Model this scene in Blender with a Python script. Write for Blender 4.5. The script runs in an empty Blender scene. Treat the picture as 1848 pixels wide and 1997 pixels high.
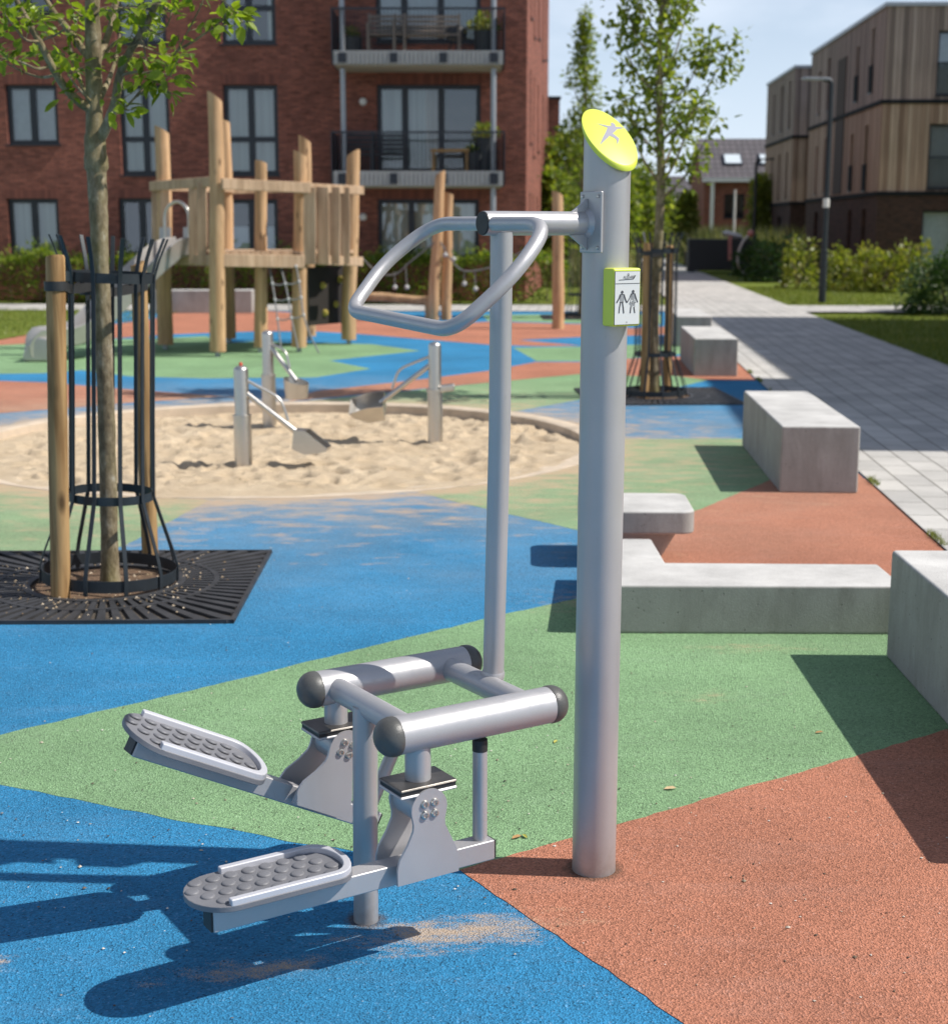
import bpy, math, random
import numpy as np
from mathutils import Vector, Matrix, noise
random.seed(7); np.random.seed(7)
R=math.radians; PI=math.pi
SC=bpy.context.scene; COL=SC.collection
# ------------------------------------------------------------------ survey of the photograph (1848 px wide): pixel -> place in metres
PITCH=R(10.8); F=2900.; CX,CY=924.,998.5; HC=1.68
sp,cp=math.sin(PITCH),math.cos(PITCH)
def ray(x,y):
    u=(x-CX)/F; v=(y-CY)/F
    return Vector((u,-v*sp+cp,-v*cp-sp))
EYE=Vector((0,0,HC))
def G(x,y,z=0.):
    r=ray(x,y); return EYE+r*((z-HC)/r.z)
def PY(x,y,Y):
    r=ray(x,y); return EYE+r*(Y/r.y)
# ------------------------------------------------------------------ objects
def tag(o,label=None,cat=None,group=None,kind=None):
    if label: o['label']=label
    if cat: o['category']=cat
    if group: o['group']=group
    if kind: o['kind']=kind
    return o
def empty(name,loc=(0,0,0),rz=0.,label=None,cat=None,group=None,parent=None):
    o=bpy.data.objects.new(name,None); COL.objects.link(o); o.location=loc; o.rotation_euler=(0,0,rz)
    o.empty_display_size=.1
    if parent: o.parent=parent
    return tag(o,label,cat,group)
def kids(o): return [c for c in COL.objects if c.parent==o]
def copy_tree(o,parent=None):
    c=o.copy(); COL.objects.link(c); c.parent=parent
    for k in kids(o): copy_tree(k,c)
    return c
def V(*a): return Vector(a if len(a)>1 else a[0])
class MB:
    def __init__(s): s.v=[]; s.f=[]
    def add(s,vs,fs):
        n=len(s.v); s.v.extend([tuple(p) for p in vs]); s.f.extend([tuple(i+n for i in f) for f in fs]); return s
    def box(s,c,d,M=None):
        x,y,z=d[0]/2,d[1]/2,d[2]/2
        vs=[Vector((a*x,b*y,e*z)) for a in(-1,1) for b in(-1,1) for e in(-1,1)]
        if M is not None: vs=[M@p for p in vs]
        c=Vector(c); vs=[p+c for p in vs]
        return s.add(vs,[(0,1,3,2),(4,6,7,5),(0,4,5,1),(2,3,7,6),(0,2,6,4),(1,5,7,3)])
    def bx(s,x0,x1,y0,y1,z0,z1): return s.box(((x0+x1)/2,(y0+y1)/2,(z0+z1)/2),(abs(x1-x0),abs(y1-y0),abs(z1-z0)))
    def beam(s,a,b,w,h,up=(0,0,1)):
        a,b=Vector(a),Vector(b); d=(b-a); L=d.length; d.normalize(); up=Vector(up)
        sd=d.cross(up)
        if sd.length<1e-4: sd=d.cross(Vector((1,0,0)))
        sd.normalize(); u2=sd.cross(d)
        M=Matrix((d,sd,u2)).transposed()
        return s.box((a+b)/2,(L,w,h),M)
    def tube(s,pts,r,n=12,closed=False,caps=True):
        pts=[Vector(p) for p in pts]; N=len(pts)
        rr=list(r) if isinstance(r,(list,tuple)) else [r]*N
        T=[]
        for i in range(N):
            if closed: t=pts[(i+1)%N]-pts[i-1]
            else: t=pts[min(i+1,N-1)]-pts[max(i-1,0)]
            if t.length<1e-9: t=Vector((0,0,1))
            T.append(t.normalized())
        nrm=T[0].orthogonal().normalized(); base=len(s.v); vs=[]
        for i in range(N):
            nrm=nrm-T[i]*nrm.dot(T[i]); nrm.normalize(); b=T[i].cross(nrm)
            for k in range(n):
                a=2*PI*k/n; vs.append(pts[i]+(nrm*math.cos(a)+b*math.sin(a))*rr[i])
        fs=[]
        M=N if closed else N-1
        off=0
        if closed:
            d=[(vs[k]-vs[(N-1)*n]).length for k in range(n)]; off=d.index(min(d))
        for i in range(M):
            j=(i+1)%N; o=off if (closed and j==0) else 0
            for k in range(n):
                k2=(k+1)%n
                fs.append((i*n+k,i*n+k2,j*n+(k2+o)%n,j*n+(k+o)%n))
        if caps and not closed:
            fs.append(tuple(range(n-1,-1,-1))); fs.append(tuple((N-1)*n+k for k in range(n)))
        return s.add(vs,fs)
    def lathe(s,prof,n=24,c=(0,0,0),M=None):
        c=Vector(c); vs=[]; m=len(prof)
        for (r,z) in prof:
            for k in range(n):
                a=2*PI*k/n; p=Vector((r*math.cos(a),r*math.sin(a),z))
                if M is not None: p=M@p
                vs.append(p+c)
        fs=[(i*n+k,i*n+(k+1)%n,(i+1)*n+(k+1)%n,(i+1)*n+k) for i in range(m-1) for k in range(n)]
        fs.append(tuple(range(n-1,-1,-1))); fs.append(tuple((m-1)*n+k for k in range(n)))
        return s.add(vs,fs)
    def prism(s,poly,fn,t0,t1):
        # poly list of (a,b); fn(a,b,t)->point
        n=len(poly); vs=[fn(a,b,t0) for a,b in poly]+[fn(a,b,t1) for a,b in poly]
        fs=[tuple(range(n-1,-1,-1)),tuple(range(n,2*n))]+[(i,(i+1)%n,n+(i+1)%n,n+i) for i in range(n)]
        return s.add(vs,fs)
    def build(s,name,mat,parent=None,smooth=None,bevel=0.,seg=2,loc=None,fix=True):
        me=bpy.data.meshes.new(name); me.from_pydata(s.v,[],s.f)
        if fix:
            import bmesh
            b=bmesh.new(); b.from_mesh(me); bmesh.ops.recalc_face_normals(b,faces=b.faces[:]); b.to_mesh(me); b.free()
        me.update()
        o=bpy.data.objects.new(name,me); COL.objects.link(o)
        if mat: me.materials.append(mat)
        if parent: o.parent=parent
        if loc is not None: o.location=loc
        if smooth:
            me.polygons.foreach_set('use_smooth',[True]*len(me.polygons)); me.set_sharp_from_angle(angle=R(smooth))
        if bevel:
            m=o.modifiers.new('bevel','BEVEL'); m.width=bevel; m.segments=seg; m.limit_method='ANGLE'; m.angle_limit=R(40)
            me.polygons.foreach_set('use_smooth',[True]*len(me.polygons)); me.set_sharp_from_angle(angle=R(80)) if not smooth else None
            m.harden_normals=True
        return o
def fast(name,verts,faces,mat,parent=None,smooth=False):
    me=bpy.data.meshes.new(name); me.from_pydata(verts,[],faces); me.update()
    o=bpy.data.objects.new(name,me); COL.objects.link(o); me.materials.append(mat)
    if parent: o.parent=parent
    if smooth: me.polygons.foreach_set('use_smooth',[True]*len(me.polygons))
    return o
def fillet(pts,rad,n=6,closed=False):
    pts=[Vector(p) for p in pts]; N=len(pts); out=[]
    rr=rad if isinstance(rad,(list,tuple)) else [rad]*N
    for i in range(N):
        if not closed and i in(0,N-1): out.append(pts[i]); continue
        a,b,c=pts[i-1],pts[i],pts[(i+1)%N]
        r=min(rr[i],(a-b).length*.48,(c-b).length*.48)
        p0=b+(a-b).normalized()*r; p1=b+(c-b).normalized()*r
        for k in range(n+1):
            t=k/n; out.append(p0*(1-t)**2+b*(2*t*(1-t))+p1*t*t)
    return out
def catmull(pts,n=6):
    pts=[Vector(p) for p in pts]; out=[]
    for i in range(len(pts)-1):
        p0=pts[max(i-1,0)]; p1=pts[i]; p2=pts[i+1]; p3=pts[min(i+2,len(pts)-1)]
        for k in range(n):
            t=k/n; out.append(.5*((2*p1)+(p2-p0)*t+(2*p0-5*p1+4*p2-p3)*t*t+(3*p1-p0-3*p2+p3)*t**3))
    out.append(pts[-1]); return out
# ------------------------------------------------------------------ materials
class NT:
    def __init__(s,name):
        s.m=bpy.data.materials.new(name); s.m.use_nodes=True; s.t=s.m.node_tree; s.n=s.t.nodes; s.l=s.t.links
        s.b=s.n['Principled BSDF']; s.out=s.n['Material Output']
    def node(s,ty,**kw):
        n=s.n.new(ty)
        for k,v in kw.items():
            if k in n.inputs.keys() if isinstance(k,str) else False: n.inputs[k].default_value=v
            else: setattr(n,k,v)
        return n
    def link(s,a,b): s.l.new(a,b)
    def coord(s,kind='Object'):
        return s.n.new('ShaderNodeTexCoord').outputs[kind]
    def pos(s): return s.n.new('ShaderNodeNewGeometry').outputs['Position']
    def mapping(s,vec,scale=(1,1,1),rot=(0,0,0),loc=(0,0,0)):
        m=s.n.new('ShaderNodeMapping'); s.link(vec,m.inputs['Vector']); m.inputs['Scale'].default_value=scale; m.inputs['Rotation'].default_value=rot; m.inputs['Location'].default_value=loc
        return m.outputs[0]
    def noise(s,vec,scale,detail=3,rough=.55,col=False):
        n=s.n.new('ShaderNodeTexNoise'); s.link(vec,n.inputs['Vector']); n.inputs['Scale'].default_value=scale; n.inputs['Detail'].default_value=detail; n.inputs['Roughness'].default_value=rough
        return n.outputs['Color' if col else 'Fac']
    def voro(s,vec,scale,feature='F1',out='Distance'):
        n=s.n.new('ShaderNodeTexVoronoi'); n.feature=feature; s.link(vec,n.inputs['Vector']); n.inputs['Scale'].default_value=scale
        return n.outputs[out]
    def ramp(s,fac,stops):
        n=s.n.new('ShaderNodeValToRGB'); s.link(fac,n.inputs[0]); e=n.color_ramp.elements
        while len(e)<len(stops): e.new(.5)
        for i,(p,c) in enumerate(stops):
            e[i].position=p; e[i].color=(c,c,c,1) if not isinstance(c,(tuple,list)) else (*c[:3],1)
        return n.outputs[0]
    def mix(s,fac,a,b,mode='MIX'):
        n=s.n.new('ShaderNodeMix'); n.data_type='RGBA'; n.blend_type=mode
        for sock,v in((n.inputs[0],fac),(n.inputs[6],a),(n.inputs[7],b)):
            if hasattr(v,'links') or hasattr(v,'is_linked'): s.link(v,sock)
            elif isinstance(v,(int,float)): sock.default_value=v if sock==n.inputs[0] else (v,v,v,1)
            else: sock.default_value=(*v[:3],1)
        return n.outputs[2]
    def math(s,op,a,b=0.,c=None,clamp=False):
        n=s.n.new('ShaderNodeMath'); n.operation=op; n.use_clamp=clamp
        for i,v in enumerate((a,b,c)):
            if v is None: continue
            if hasattr(v,'is_linked'): s.link(v,n.inputs[i])
            else: n.inputs[i].default_value=v
        return n.outputs[0]
    def bump(s,h,dist=.01,strength=1.,prev=None):
        n=s.n.new('ShaderNodeBump'); s.link(h,n.inputs['Height']); n.inputs['Distance'].default_value=dist; n.inputs['Strength'].default_value=strength
        if prev is not None: s.link(prev,n.inputs['Normal'])
        return n.outputs[0]
    def done(s,col=None,rough=.6,metal=0.,normal=None,spec=.5):
        for k,v in(('Base Color',col),('Roughness',rough),('Metallic',metal),('Normal',normal),('Specular IOR Level',spec)):
            if v is None: continue
            i=s.b.inputs[k]
            if hasattr(v,'is_linked'): s.link(v,i)
            elif isinstance(v,(tuple,list)): i.default_value=(*v[:3],1)
            else: i.default_value=v
        return s.m
def simple(name,col,rough=.6,metal=0.,var=.12,scale=8.,bump=0.,bscale=60.,spec=.5):
    t=NT(name); c=t.coord()
    nz=t.noise(c,scale,4); k=t.ramp(nz,[(.25,1-var),(.75,1+var)])
    cc=t.mix(1.,col,k,'MULTIPLY')
    nb=t.bump(t.noise(c,bscale,4),bump,1.) if bump else None
    return t.done(cc,rough,metal,nb,spec)
PIT=Vector((-1.55,11.85,0)); PR=2.45
def m_rubber(name,col,seed):
    t=NT(name); p=t.pos()
    big=t.ramp(t.noise(p,1.0,6,.62),[(.3,.80),(.7,1.16)])
    fine=t.noise(p,210,3,.75); cell=t.voro(p,185,'F1','Color')
    sep=t.n.new('ShaderNodeSeparateColor'); t.link(cell,sep.inputs[0])
    gr=t.ramp(sep.outputs[0],[(0,.66),(.5,1.),(1,1.36)])
    fn=t.ramp(fine,[(.3,.72),(.5,1.),(.72,1.25)])
    c=t.mix(1.,col,big,'MULTIPLY'); c=t.mix(.72,c,gr,'MULTIPLY'); c=t.mix(t.ramp(sep.outputs[1],[(.962,0.),(.972,.38)]),c,tuple(min(.8,x*1.3+.16) for x in col)); c=t.mix(t.ramp(sep.outputs[2],[(.03,.6),(.04,0.)]),c,tuple(x*.25 for x in col)); c=t.mix(.6,c,fn,'MULTIPLY')
    # faded, scuffed streaks
    sc=t.ramp(t.noise(t.mapping(p,(1.2,4,1),(0,0,.25)),1.6,5,.65),[(.52,0.),(.78,.30)])
    c=t.mix(sc,c,tuple(min(1,x*.75+.12) for x in col))
    # sand carried out of the pit
    d=t.n.new('ShaderNodeVectorMath'); d.operation='DISTANCE'; t.link(p,d.inputs[0]); d.inputs[1].default_value=PIT
    near=t.ramp(t.math('DIVIDE',t.math('SUBTRACT',d.outputs['Value'],PR),3.4,clamp=True),[(0,1.),(.055,.97),(.13,.70),(.45,.40),(1,0)])
    st=t.noise(t.mapping(p,(1.3,3.2,1)),2.6,7,.68)
    th=t.math('ADD',st,t.math('MULTIPLY',near,.40))
    m1=t.ramp(th,[(.70,0.),(.90,.80)])
    m1=t.math('MULTIPLY',m1,t.ramp(near,[(0,0),(.1,1)]))
    # small sandy scuffs by the stepper and the concrete seat
    tot=m1
    for (cx,cy,rx,ry,an,amp) in ((-.04,3.36,.50,.17,-.22,.50),(-.52,3.17,.42,.09,-.22,.42),(-1.12,3.2,.12,.08,0,.40),(.55,6.6,.55,.6,0,.36),(1.15,5.85,.55,.13,0,.34),(.85,5.2,.25,.2,0,.26)):
        v=t.mapping(p,(1/rx,1/ry,1),(0,0,0),(-cx/rx,-cy/ry,0)) if an==0 else t.mapping(t.mapping(p,(1,1,1),(0,0,an),(0,0,0)),(1/rx,1/ry,1),(0,0,0),(-(cx*math.cos(an)-cy*math.sin(an))/rx,-(cx*math.sin(an)+cy*math.cos(an))/ry,0))
        ln=t.n.new('ShaderNodeVectorMath'); ln.operation='LENGTH'; t.link(v,ln.inputs[0])
        fall=t.ramp(ln.outputs['Value'],[(0,1.),(1.,0.)])
        q=t.math('ADD',t.noise(t.mapping(p,(1,2.2,1),(0,0,-.3)),9,6,.75),t.math('MULTIPLY',fall,amp))
        q=t.math('ADD',q,t.math('MULTIPLY',t.math('SUBTRACT',fine,.5),.9)); q=t.math('MULTIPLY',t.ramp(q,[(.74,0.),(.98,.85)]),t.ramp(fall,[(0,0),(.25,1)]))
        tot=t.math('MAXIMUM',tot,q)
    hz=t.math('MULTIPLY',t.ramp(near,[(0,0.),(.75,.42),(.95,.85),(1,.97)]),t.ramp(t.noise(p,1.1,6,.7),[(.30,.15),(.62,1.)]))
    c=t.mix(hz,c,(.47,.40,.30))
    c=t.mix(tot,c,(.56,.40,.26))
    # dark scraps and grit
    sp_=t.voro(p,34,'F1','Distance'); c=t.mix(t.ramp(sp_,[(.035,.6),(.06,0.)]),c,(.05,.04,.03))
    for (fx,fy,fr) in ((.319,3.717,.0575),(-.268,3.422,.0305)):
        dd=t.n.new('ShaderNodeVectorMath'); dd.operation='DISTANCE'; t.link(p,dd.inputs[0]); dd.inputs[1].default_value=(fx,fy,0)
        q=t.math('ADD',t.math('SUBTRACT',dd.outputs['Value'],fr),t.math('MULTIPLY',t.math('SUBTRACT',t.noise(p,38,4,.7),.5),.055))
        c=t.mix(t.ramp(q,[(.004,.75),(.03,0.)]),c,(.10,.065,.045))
    h=t.math('ADD',t.voro(p,185),t.math('MULTIPLY',fine,1.2))
    nb=t.bump(h,.0038,1.)
    return t.done(c,.88,0.,nb,.25)
BLUE=m_rubber('rubber blue',(.033,.222,.43),1)
GREEN=m_rubber('rubber green',(.222,.368,.188),2)
ORANGE=m_rubber('rubber terracotta',(.46,.190,.118),3)
def m_concrete(name,base=.54,side=False):
    t=NT(name); p=t.coord()
    a=t.ramp(t.noise(p,2.2,6,.62),[(.3,base*.80),(.7,base*1.14)])
    b=t.ramp(t.noise(t.mapping(p,(3,3,2)),1.6,6,.65),[(.32,.84),(.62,1.06)])
    c=t.mix(.8,a,b,'MULTIPLY'); c=t.mix(1.,c,(1.,.975,.94),'MULTIPLY')
    # grime and damp streaks on upright faces, painted shade over them, clean top
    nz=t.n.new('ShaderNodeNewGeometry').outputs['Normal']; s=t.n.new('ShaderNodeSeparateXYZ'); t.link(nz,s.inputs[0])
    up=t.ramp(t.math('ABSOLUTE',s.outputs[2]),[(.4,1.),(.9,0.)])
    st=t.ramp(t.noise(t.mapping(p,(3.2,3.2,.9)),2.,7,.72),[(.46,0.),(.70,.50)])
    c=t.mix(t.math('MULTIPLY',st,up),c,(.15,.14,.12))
    c=t.mix(t.math('MULTIPLY',up,.55),c,(.20,.185,.16))  # even grime tint, deepened to paint the shade of upright faces into the colour
    pit_=t.ramp(t.voro(t.mapping(p,(1,1,1)),23),[(.05,.75),(.10,0.)]); c=t.mix(t.math('MULTIPLY',pit_,up),c,(.09,.085,.075))
    gn=t.noise(p,140,4,.7); c=t.mix(.35,c,t.ramp(gn,[(.3,.78),(.7,1.2)]),'MULTIPLY')
    nb=t.bump(t.math('SUBTRACT',gn,t.math('MULTIPLY',pit_,2.)),.0022,.8)
    return t.done(c,.85,0.,nb,.3)
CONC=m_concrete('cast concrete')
def m_silver():
    t=NT('silver powder coat'); p=t.coord()
    g=t.noise(p,900,2,.6); a=t.ramp(t.noise(p,3.,4),[(.3,.93),(.7,1.05)])
    c=t.mix(1.,(.455,.445,.455),a,'MULTIPLY'); c=t.mix(.25,c,t.ramp(g,[(.3,.82),(.7,1.18)]),'MULTIPLY')
    sm=t.noise(t.mapping(p,(14,14,3)),2.,5,.7)
    scr=t.ramp(t.noise(t.mapping(p,(60,60,9)),1.4,5,.75),[(.66,0.),(.74,.35)]); c=t.mix(scr,c,(.24,.23,.23))
    dz=t.n.new('ShaderNodeSeparateXYZ'); t.link(p,dz.inputs[0]); low=t.ramp(dz.outputs[2],[(0,.55),(.10,.12),(.3,0.)]); c=t.mix(t.math('MULTIPLY',low,t.ramp(t.noise(p,25,5,.7),[(.35,.2),(.65,1.)])),c,(.24,.19,.15))
    return t.done(c,t.ramp(sm,[(.3,.33),(.75,.50)]),.42,t.bump(g,.0003,.5),.5)
SILVER=m_silver()
def m_steel():
    t=NT('brushed stainless steel'); p=t.coord()
    s=t.noise(t.mapping(p,(3,3,90)),6.,3); c=t.mix(1.,(.62,.59,.55),t.ramp(s,[(.3,.88),(.7,1.08)]),'MULTIPLY')
    return t.done(c,t.ramp(s,[(.3,.30),(.7,.44)]),1.,None)
STEEL=m_steel()
BLACK=simple('black rubber',(.022,.022,.023),.55,0,.25,30,.0006,300)
CAPM=simple('dark grey moulded cap',(.085,.084,.08),.42,0,.18,14,.0006,260)
TREAD=simple('grey rubber tread',(.165,.165,.18),.5,0,.14,9,.0006,240)
RAILM=simple('light grey moulded rail',(.52,.52,.56),.38,.15,.06,9)
DARKM=simple('charcoal painted steel',(.020,.026,.032),.45,.1,.2,20,.0004,120)
PLATE=simple('worn brown plate',(.13,.12,.11),.34,.75,.3,14)
LIME=simple('lime plastic',(.66,.74,.085),.42,0,.04,5)
LIMED=LIME
GREYPR=simple('grey print',(.27,.255,.315),.5,0,.05)
INK=simple('dark print',(.07,.07,.08),.5,0,.05)
PAPER=simple('pale grey sign face',(.66,.67,.66),.35,0,.03)
def m_wood(name,col,dark,knots=True,sc=1.):
    t=NT(name); p=t.coord()
    w=t.n.new('ShaderNodeTexNoise'); t.link(t.mapping(p,(16*sc,16*sc,1.1*sc)),w.inputs['Vector']); w.inputs['Scale'].default_value=1.6; w.inputs['Detail'].default_value=6; w.inputs['Distortion'].default_value=.5
    c=t.mix(t.ramp(w.outputs[0],[(.32,1.),(.62,0.)]),col,dark)
    b=t.ramp(t.noise(t.mapping(p,(3,3,.8)),1.7,4),[(.3,.78),(.7,1.15)]); c=t.mix(.9,c,b,'MULTIPLY')
    if knots:
        k=t.ramp(t.voro(t.mapping(p,(7,7,2.4)),1.),[(.06,.9),(.16,0.)]); c=t.mix(k,c,tuple(x*.3 for x in dark))
    cr=t.ramp(t.noise(t.mapping(p,(60,60,1.6)),1.2,4,.7),[(.60,0.),(.68,.6)]); c=t.mix(cr,c,tuple(x*.25 for x in dark))
    nb=t.bump(w.outputs[0],.004,.6)
    return t.done(c,.75,0.,nb,.3)
STAKE=m_wood('treated pine stake',(.42,.26,.115),(.20,.105,.038))
ROBI=m_wood('peeled robinia',(.60,.385,.215),(.43,.255,.13),True,.7)
PLANK=m_wood('sawn plank',(.56,.395,.26),(.41,.265,.16),False,.8)
def m_bark():
    t=NT('young bark'); p=t.coord()
    n1=t.noise(t.mapping(p,(14,14,7)),1.6,6,.7); c=t.ramp(n1,[(.28,(.06,.048,.034)),(.46,(.18,.14,.088)),(.60,(.28,.23,.155)),(.74,(.48,.45,.39))])
    al=t.ramp(t.noise(t.mapping(p,(3,3,1.)),1.5,4),[(.47,0.),(.72,.65)]); c=t.mix(al,c,(.20,.19,.055))
    nb=t.bump(t.noise(t.mapping(p,(26,26,12)),2.,5,.7),.008,.8)
    return t.done(c,.9,0.,nb,.2)
BARK=m_bark()
def m_leaf(name,a,b,c2,tr=.35):
    t=NT(name); g=t.n.new('ShaderNodeNewGeometry')
    col=t.ramp(g.outputs['Random Per Island'],[(0,a),(.55,b),(1.,c2)])
    d=t.n.new('ShaderNodeBsdfTranslucent'); t.link(t.mix(1.,col,(1.5,1.6,.55),'MULTIPLY'),d.inputs['Color'])
    t.done(col,.42,0.,None,.45)
    m=t.n.new('ShaderNodeMixShader'); m.inputs[0].default_value=tr
    t.link(t.b.outputs[0],m.inputs[1]); t.link(d.outputs[0],m.inputs[2]); t.link(m.outputs[0],t.out.inputs['Surface'])
    return t.m
LEAF=m_leaf('tree leaves',(.095,.145,.012),(.175,.24,.018),(.29,.36,.035),.48)
LEAF2=m_leaf('far tree leaves',(.10,.145,.024),(.18,.235,.036),(.32,.34,.06),.46)
LEAF3=m_leaf('hedge leaves',(.085,.14,.026),(.17,.235,.04),(.35,.38,.075),.48)
LEAF4=m_leaf('dark shrub leaves',(.026,.062,.018),(.045,.10,.025),(.08,.14,.032),.28)
LEAF5=m_leaf('yellow green shrub leaves',(.12,.155,.028),(.22,.255,.045),(.33,.29,.08),.38)
GRASSM=m_leaf('grass blades',(.09,.13,.02),(.15,.19,.03),(.26,.26,.07),.3)
STRAW=m_leaf('tall grass blades',(.10,.13,.04),(.19,.20,.075),(.33,.30,.15),.25)
def m_brick(name,c1,c2,mortar,dark=.42,sw=.215,sh=.0625):
    t=NT(name); p=t.coord(); s=t.n.new('ShaderNodeSeparateXYZ'); t.link(p,s.inputs[0])
    cb=t.n.new('ShaderNodeCombineXYZ'); t.link(t.math('ADD',s.outputs[0],s.outputs[1]),cb.inputs[0]); t.link(s.outputs[2],cb.inputs[1])
    b=t.n.new('ShaderNodeTexBrick'); t.link(cb.outputs[0],b.inputs['Vector']); b.inputs['Scale'].default_value=1.; b.inputs['Brick Width'].default_value=sw; b.inputs['Row Height'].default_value=sh; b.inputs['Mortar Size'].default_value=.006; b.inputs['Bias'].default_value=-.1
    b.inputs['Color1'].default_value=(*c1,1); b.inputs['Color2'].default_value=(*c2,1); b.inputs['Mortar'].default_value=(*mortar,1)
    v=t.ramp(t.noise(t.mapping(cb.outputs[0],(3.2,16,1)),1.3,5,.7),[(.36,dark),(.47,1.),(.72,1.3)])
    c=t.mix(.9,b.outputs['Color'],v,'MULTIPLY')
    w=t.ramp(t.noise(cb.outputs[0],.5,4),[(.3,.85),(.7,1.1)]); c=t.mix(1.,c,w,'MULTIPLY')
    return t.done(c,.85,0.,t.bump(b.outputs['Fac'],-.006,.7),.2)
BRICK=m_brick('red brick',(.325,.117,.082),(.19,.070,.053),(.12,.08,.066))
BRICKD=m_brick('brown brick',(.10,.052,.040),(.055,.034,.030),(.05,.04,.036))
BRICKH=m_brick('house brick',(.30,.10,.07),(.22,.075,.055),(.2,.14,.11))
ANTH=simple('anthracite frame',(.012,.016,.026),.4,0,.1)
def m_glass():
    t=NT('window glass'); tr=t.n.new('ShaderNodeBsdfTransparent'); tr.inputs[0].default_value=(.80,.86,.86,1)
    gl=t.n.new('ShaderNodeBsdfGlossy'); gl.inputs['Roughness'].default_value=.02; gl.inputs['Color'].default_value=(.9,.95,1,1)
    w=t.noise(t.coord(),1.2,2); t.link(t.bump(w,.02,.25),gl.inputs['Normal'])
    fr=t.n.new('ShaderNodeFresnel'); fr.inputs[0].default_value=1.75
    m=t.n.new('ShaderNodeMixShader'); t.link(t.math('ADD',fr.outputs[0],.06),m.inputs[0]); t.link(tr.outputs[0],m.inputs[1]); t.link(gl.outputs[0],m.inputs[2]); t.link(m.outputs[0],t.out.inputs['Surface'])
    return t.m
GLASS=m_glass()
def m_curtain(name,col):
    t=NT(name); p=t.coord(); w=t.ramp(t.noise(t.mapping(p,(9,9,.15)),1.,3),[(.3,.72),(.7,1.12)])
    return t.done(t.mix(1.,col,w,'MULTIPLY'),.9,0.,None,.1)
CURT=m_curtain('pale curtain',(.60,.64,.60)); CURT2=m_curtain('warm curtain',(.48,.42,.34)); BLIND=simple('grey blind',(.56,.58,.60),.8)
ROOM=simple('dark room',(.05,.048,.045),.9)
def m_clad(name,a,b,c_):
    t=NT(name); p=t.coord(); s=t.n.new('ShaderNodeSeparateXYZ'); t.link(p,s.inputs[0])
    u=t.math('ADD',s.outputs[0],s.outputs[1]); cell=t.math('FLOOR',t.math('MULTIPLY',u,7.4))
    wn=t.n.new('ShaderNodeTexWhiteNoise'); wn.noise_dimensions='1D'; t.link(cell,wn.inputs['W'])
    c=t.ramp(wn.outputs[0],[(0,a),(.5,b),(1,c_)])
    gr=t.ramp(t.noise(t.mapping(p,(12,12,.5)),1.5,5),[(.3,.75),(.7,1.2)]); c=t.mix(.9,c,gr,'MULTIPLY')
    fr=t.math('FRACT',t.math('MULTIPLY',u,7.4)); g=t.ramp(fr,[(.0,0.),(.06,1.),(.94,1.),(1.,0.)])
    return t.done(t.mix(g,(.02,.016,.012),c),.8,0.,t.bump(g,.02,.8),.2)
CLADG=m_clad('greyed timber cladding',(.19,.148,.132),(.285,.216,.19),(.43,.345,.305))
CLADB=m_clad('brown timber cladding',(.25,.16,.115),(.355,.237,.172),(.51,.38,.29))
def m_pave():
    t=NT('grey block paving'); p=t.mapping(t.pos(),(1,1,1),(0,0,R(4.35)+PI/2))
    b=t.n.new('ShaderNodeTexBrick'); t.link(p,b.inputs['Vector']); b.inputs['Scale'].default_value=1.; b.inputs['Brick Width'].default_value=.42; b.inputs['Row Height'].default_value=.21; b.inputs['Mortar Size'].default_value=.006; b.inputs['Mortar Smooth'].default_value=.3
    b.inputs['Color1'].default_value=(.53,.51,.48,1); b.inputs['Color2'].default_value=(.43,.415,.395,1); b.inputs['Mortar'].default_value=(.13,.12,.10,1)
    v=t.ramp(t.noise(t.pos(),1.3,6,.65),[(.3,.80),(.7,1.12)]); c=t.mix(1.,b.outputs['Color'],v,'MULTIPLY')
    g=t.noise(t.pos(),130,3,.7); c=t.mix(.4,c,t.ramp(g,[(.3,.75),(.7,1.2)]),'MULTIPLY')
    return t.done(c,.85,0.,t.bump(t.math('SUBTRACT',t.math('MULTIPLY',g,.25),b.outputs['Fac']),.005,.8),.25)
PAVE=m_pave()
def m_lawn():
    t=NT('lawn'); p=t.pos(); n=t.noise(p,.8,6,.65); c=t.ramp(n,[(.3,(.10,.145,.022)),(.55,(.16,.20,.035)),(.75,(.28,.26,.075))])
    f=t.ramp(t.noise(p,45,4,.7),[(.3,.6),(.7,1.35)]); c=t.mix(.8,c,f,'MULTIPLY')
    return t.done(c,.95,0.,t.bump(t.noise(p,60,4),.03,.8),.1)
LAWN=m_lawn()
def m_sand():
    t=NT('sand'); p=t.pos(); n=t.noise(p,3.,6,.65); c=t.ramp(n,[(.3,(.57,.44,.295)),(.6,(.68,.545,.385)),(.8,(.74,.62,.46))])
    g=t.noise(p,260,3,.7); c=t.mix(.5,c,t.ramp(g,[(.3,.72),(.7,1.25)]),'MULTIPLY')
    sp_=t.ramp(t.voro(p,9),[(.035,.85),(.075,0.)]); c=t.mix(sp_,c,(.10,.075,.05))
    return t.done(c,.95,0.,t.bump(t.math('ADD',g,t.noise(p,30,4)),.012,.9),.1)
SAND=m_sand()
RIM=simple('sandy rubber kerb',(.54,.44,.335),.9,0,.22,5,.002,90)
SOIL=simple('gravelly soil',(.14,.085,.05),.95,0,.5,40,.01,90)
TILE=None
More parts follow.
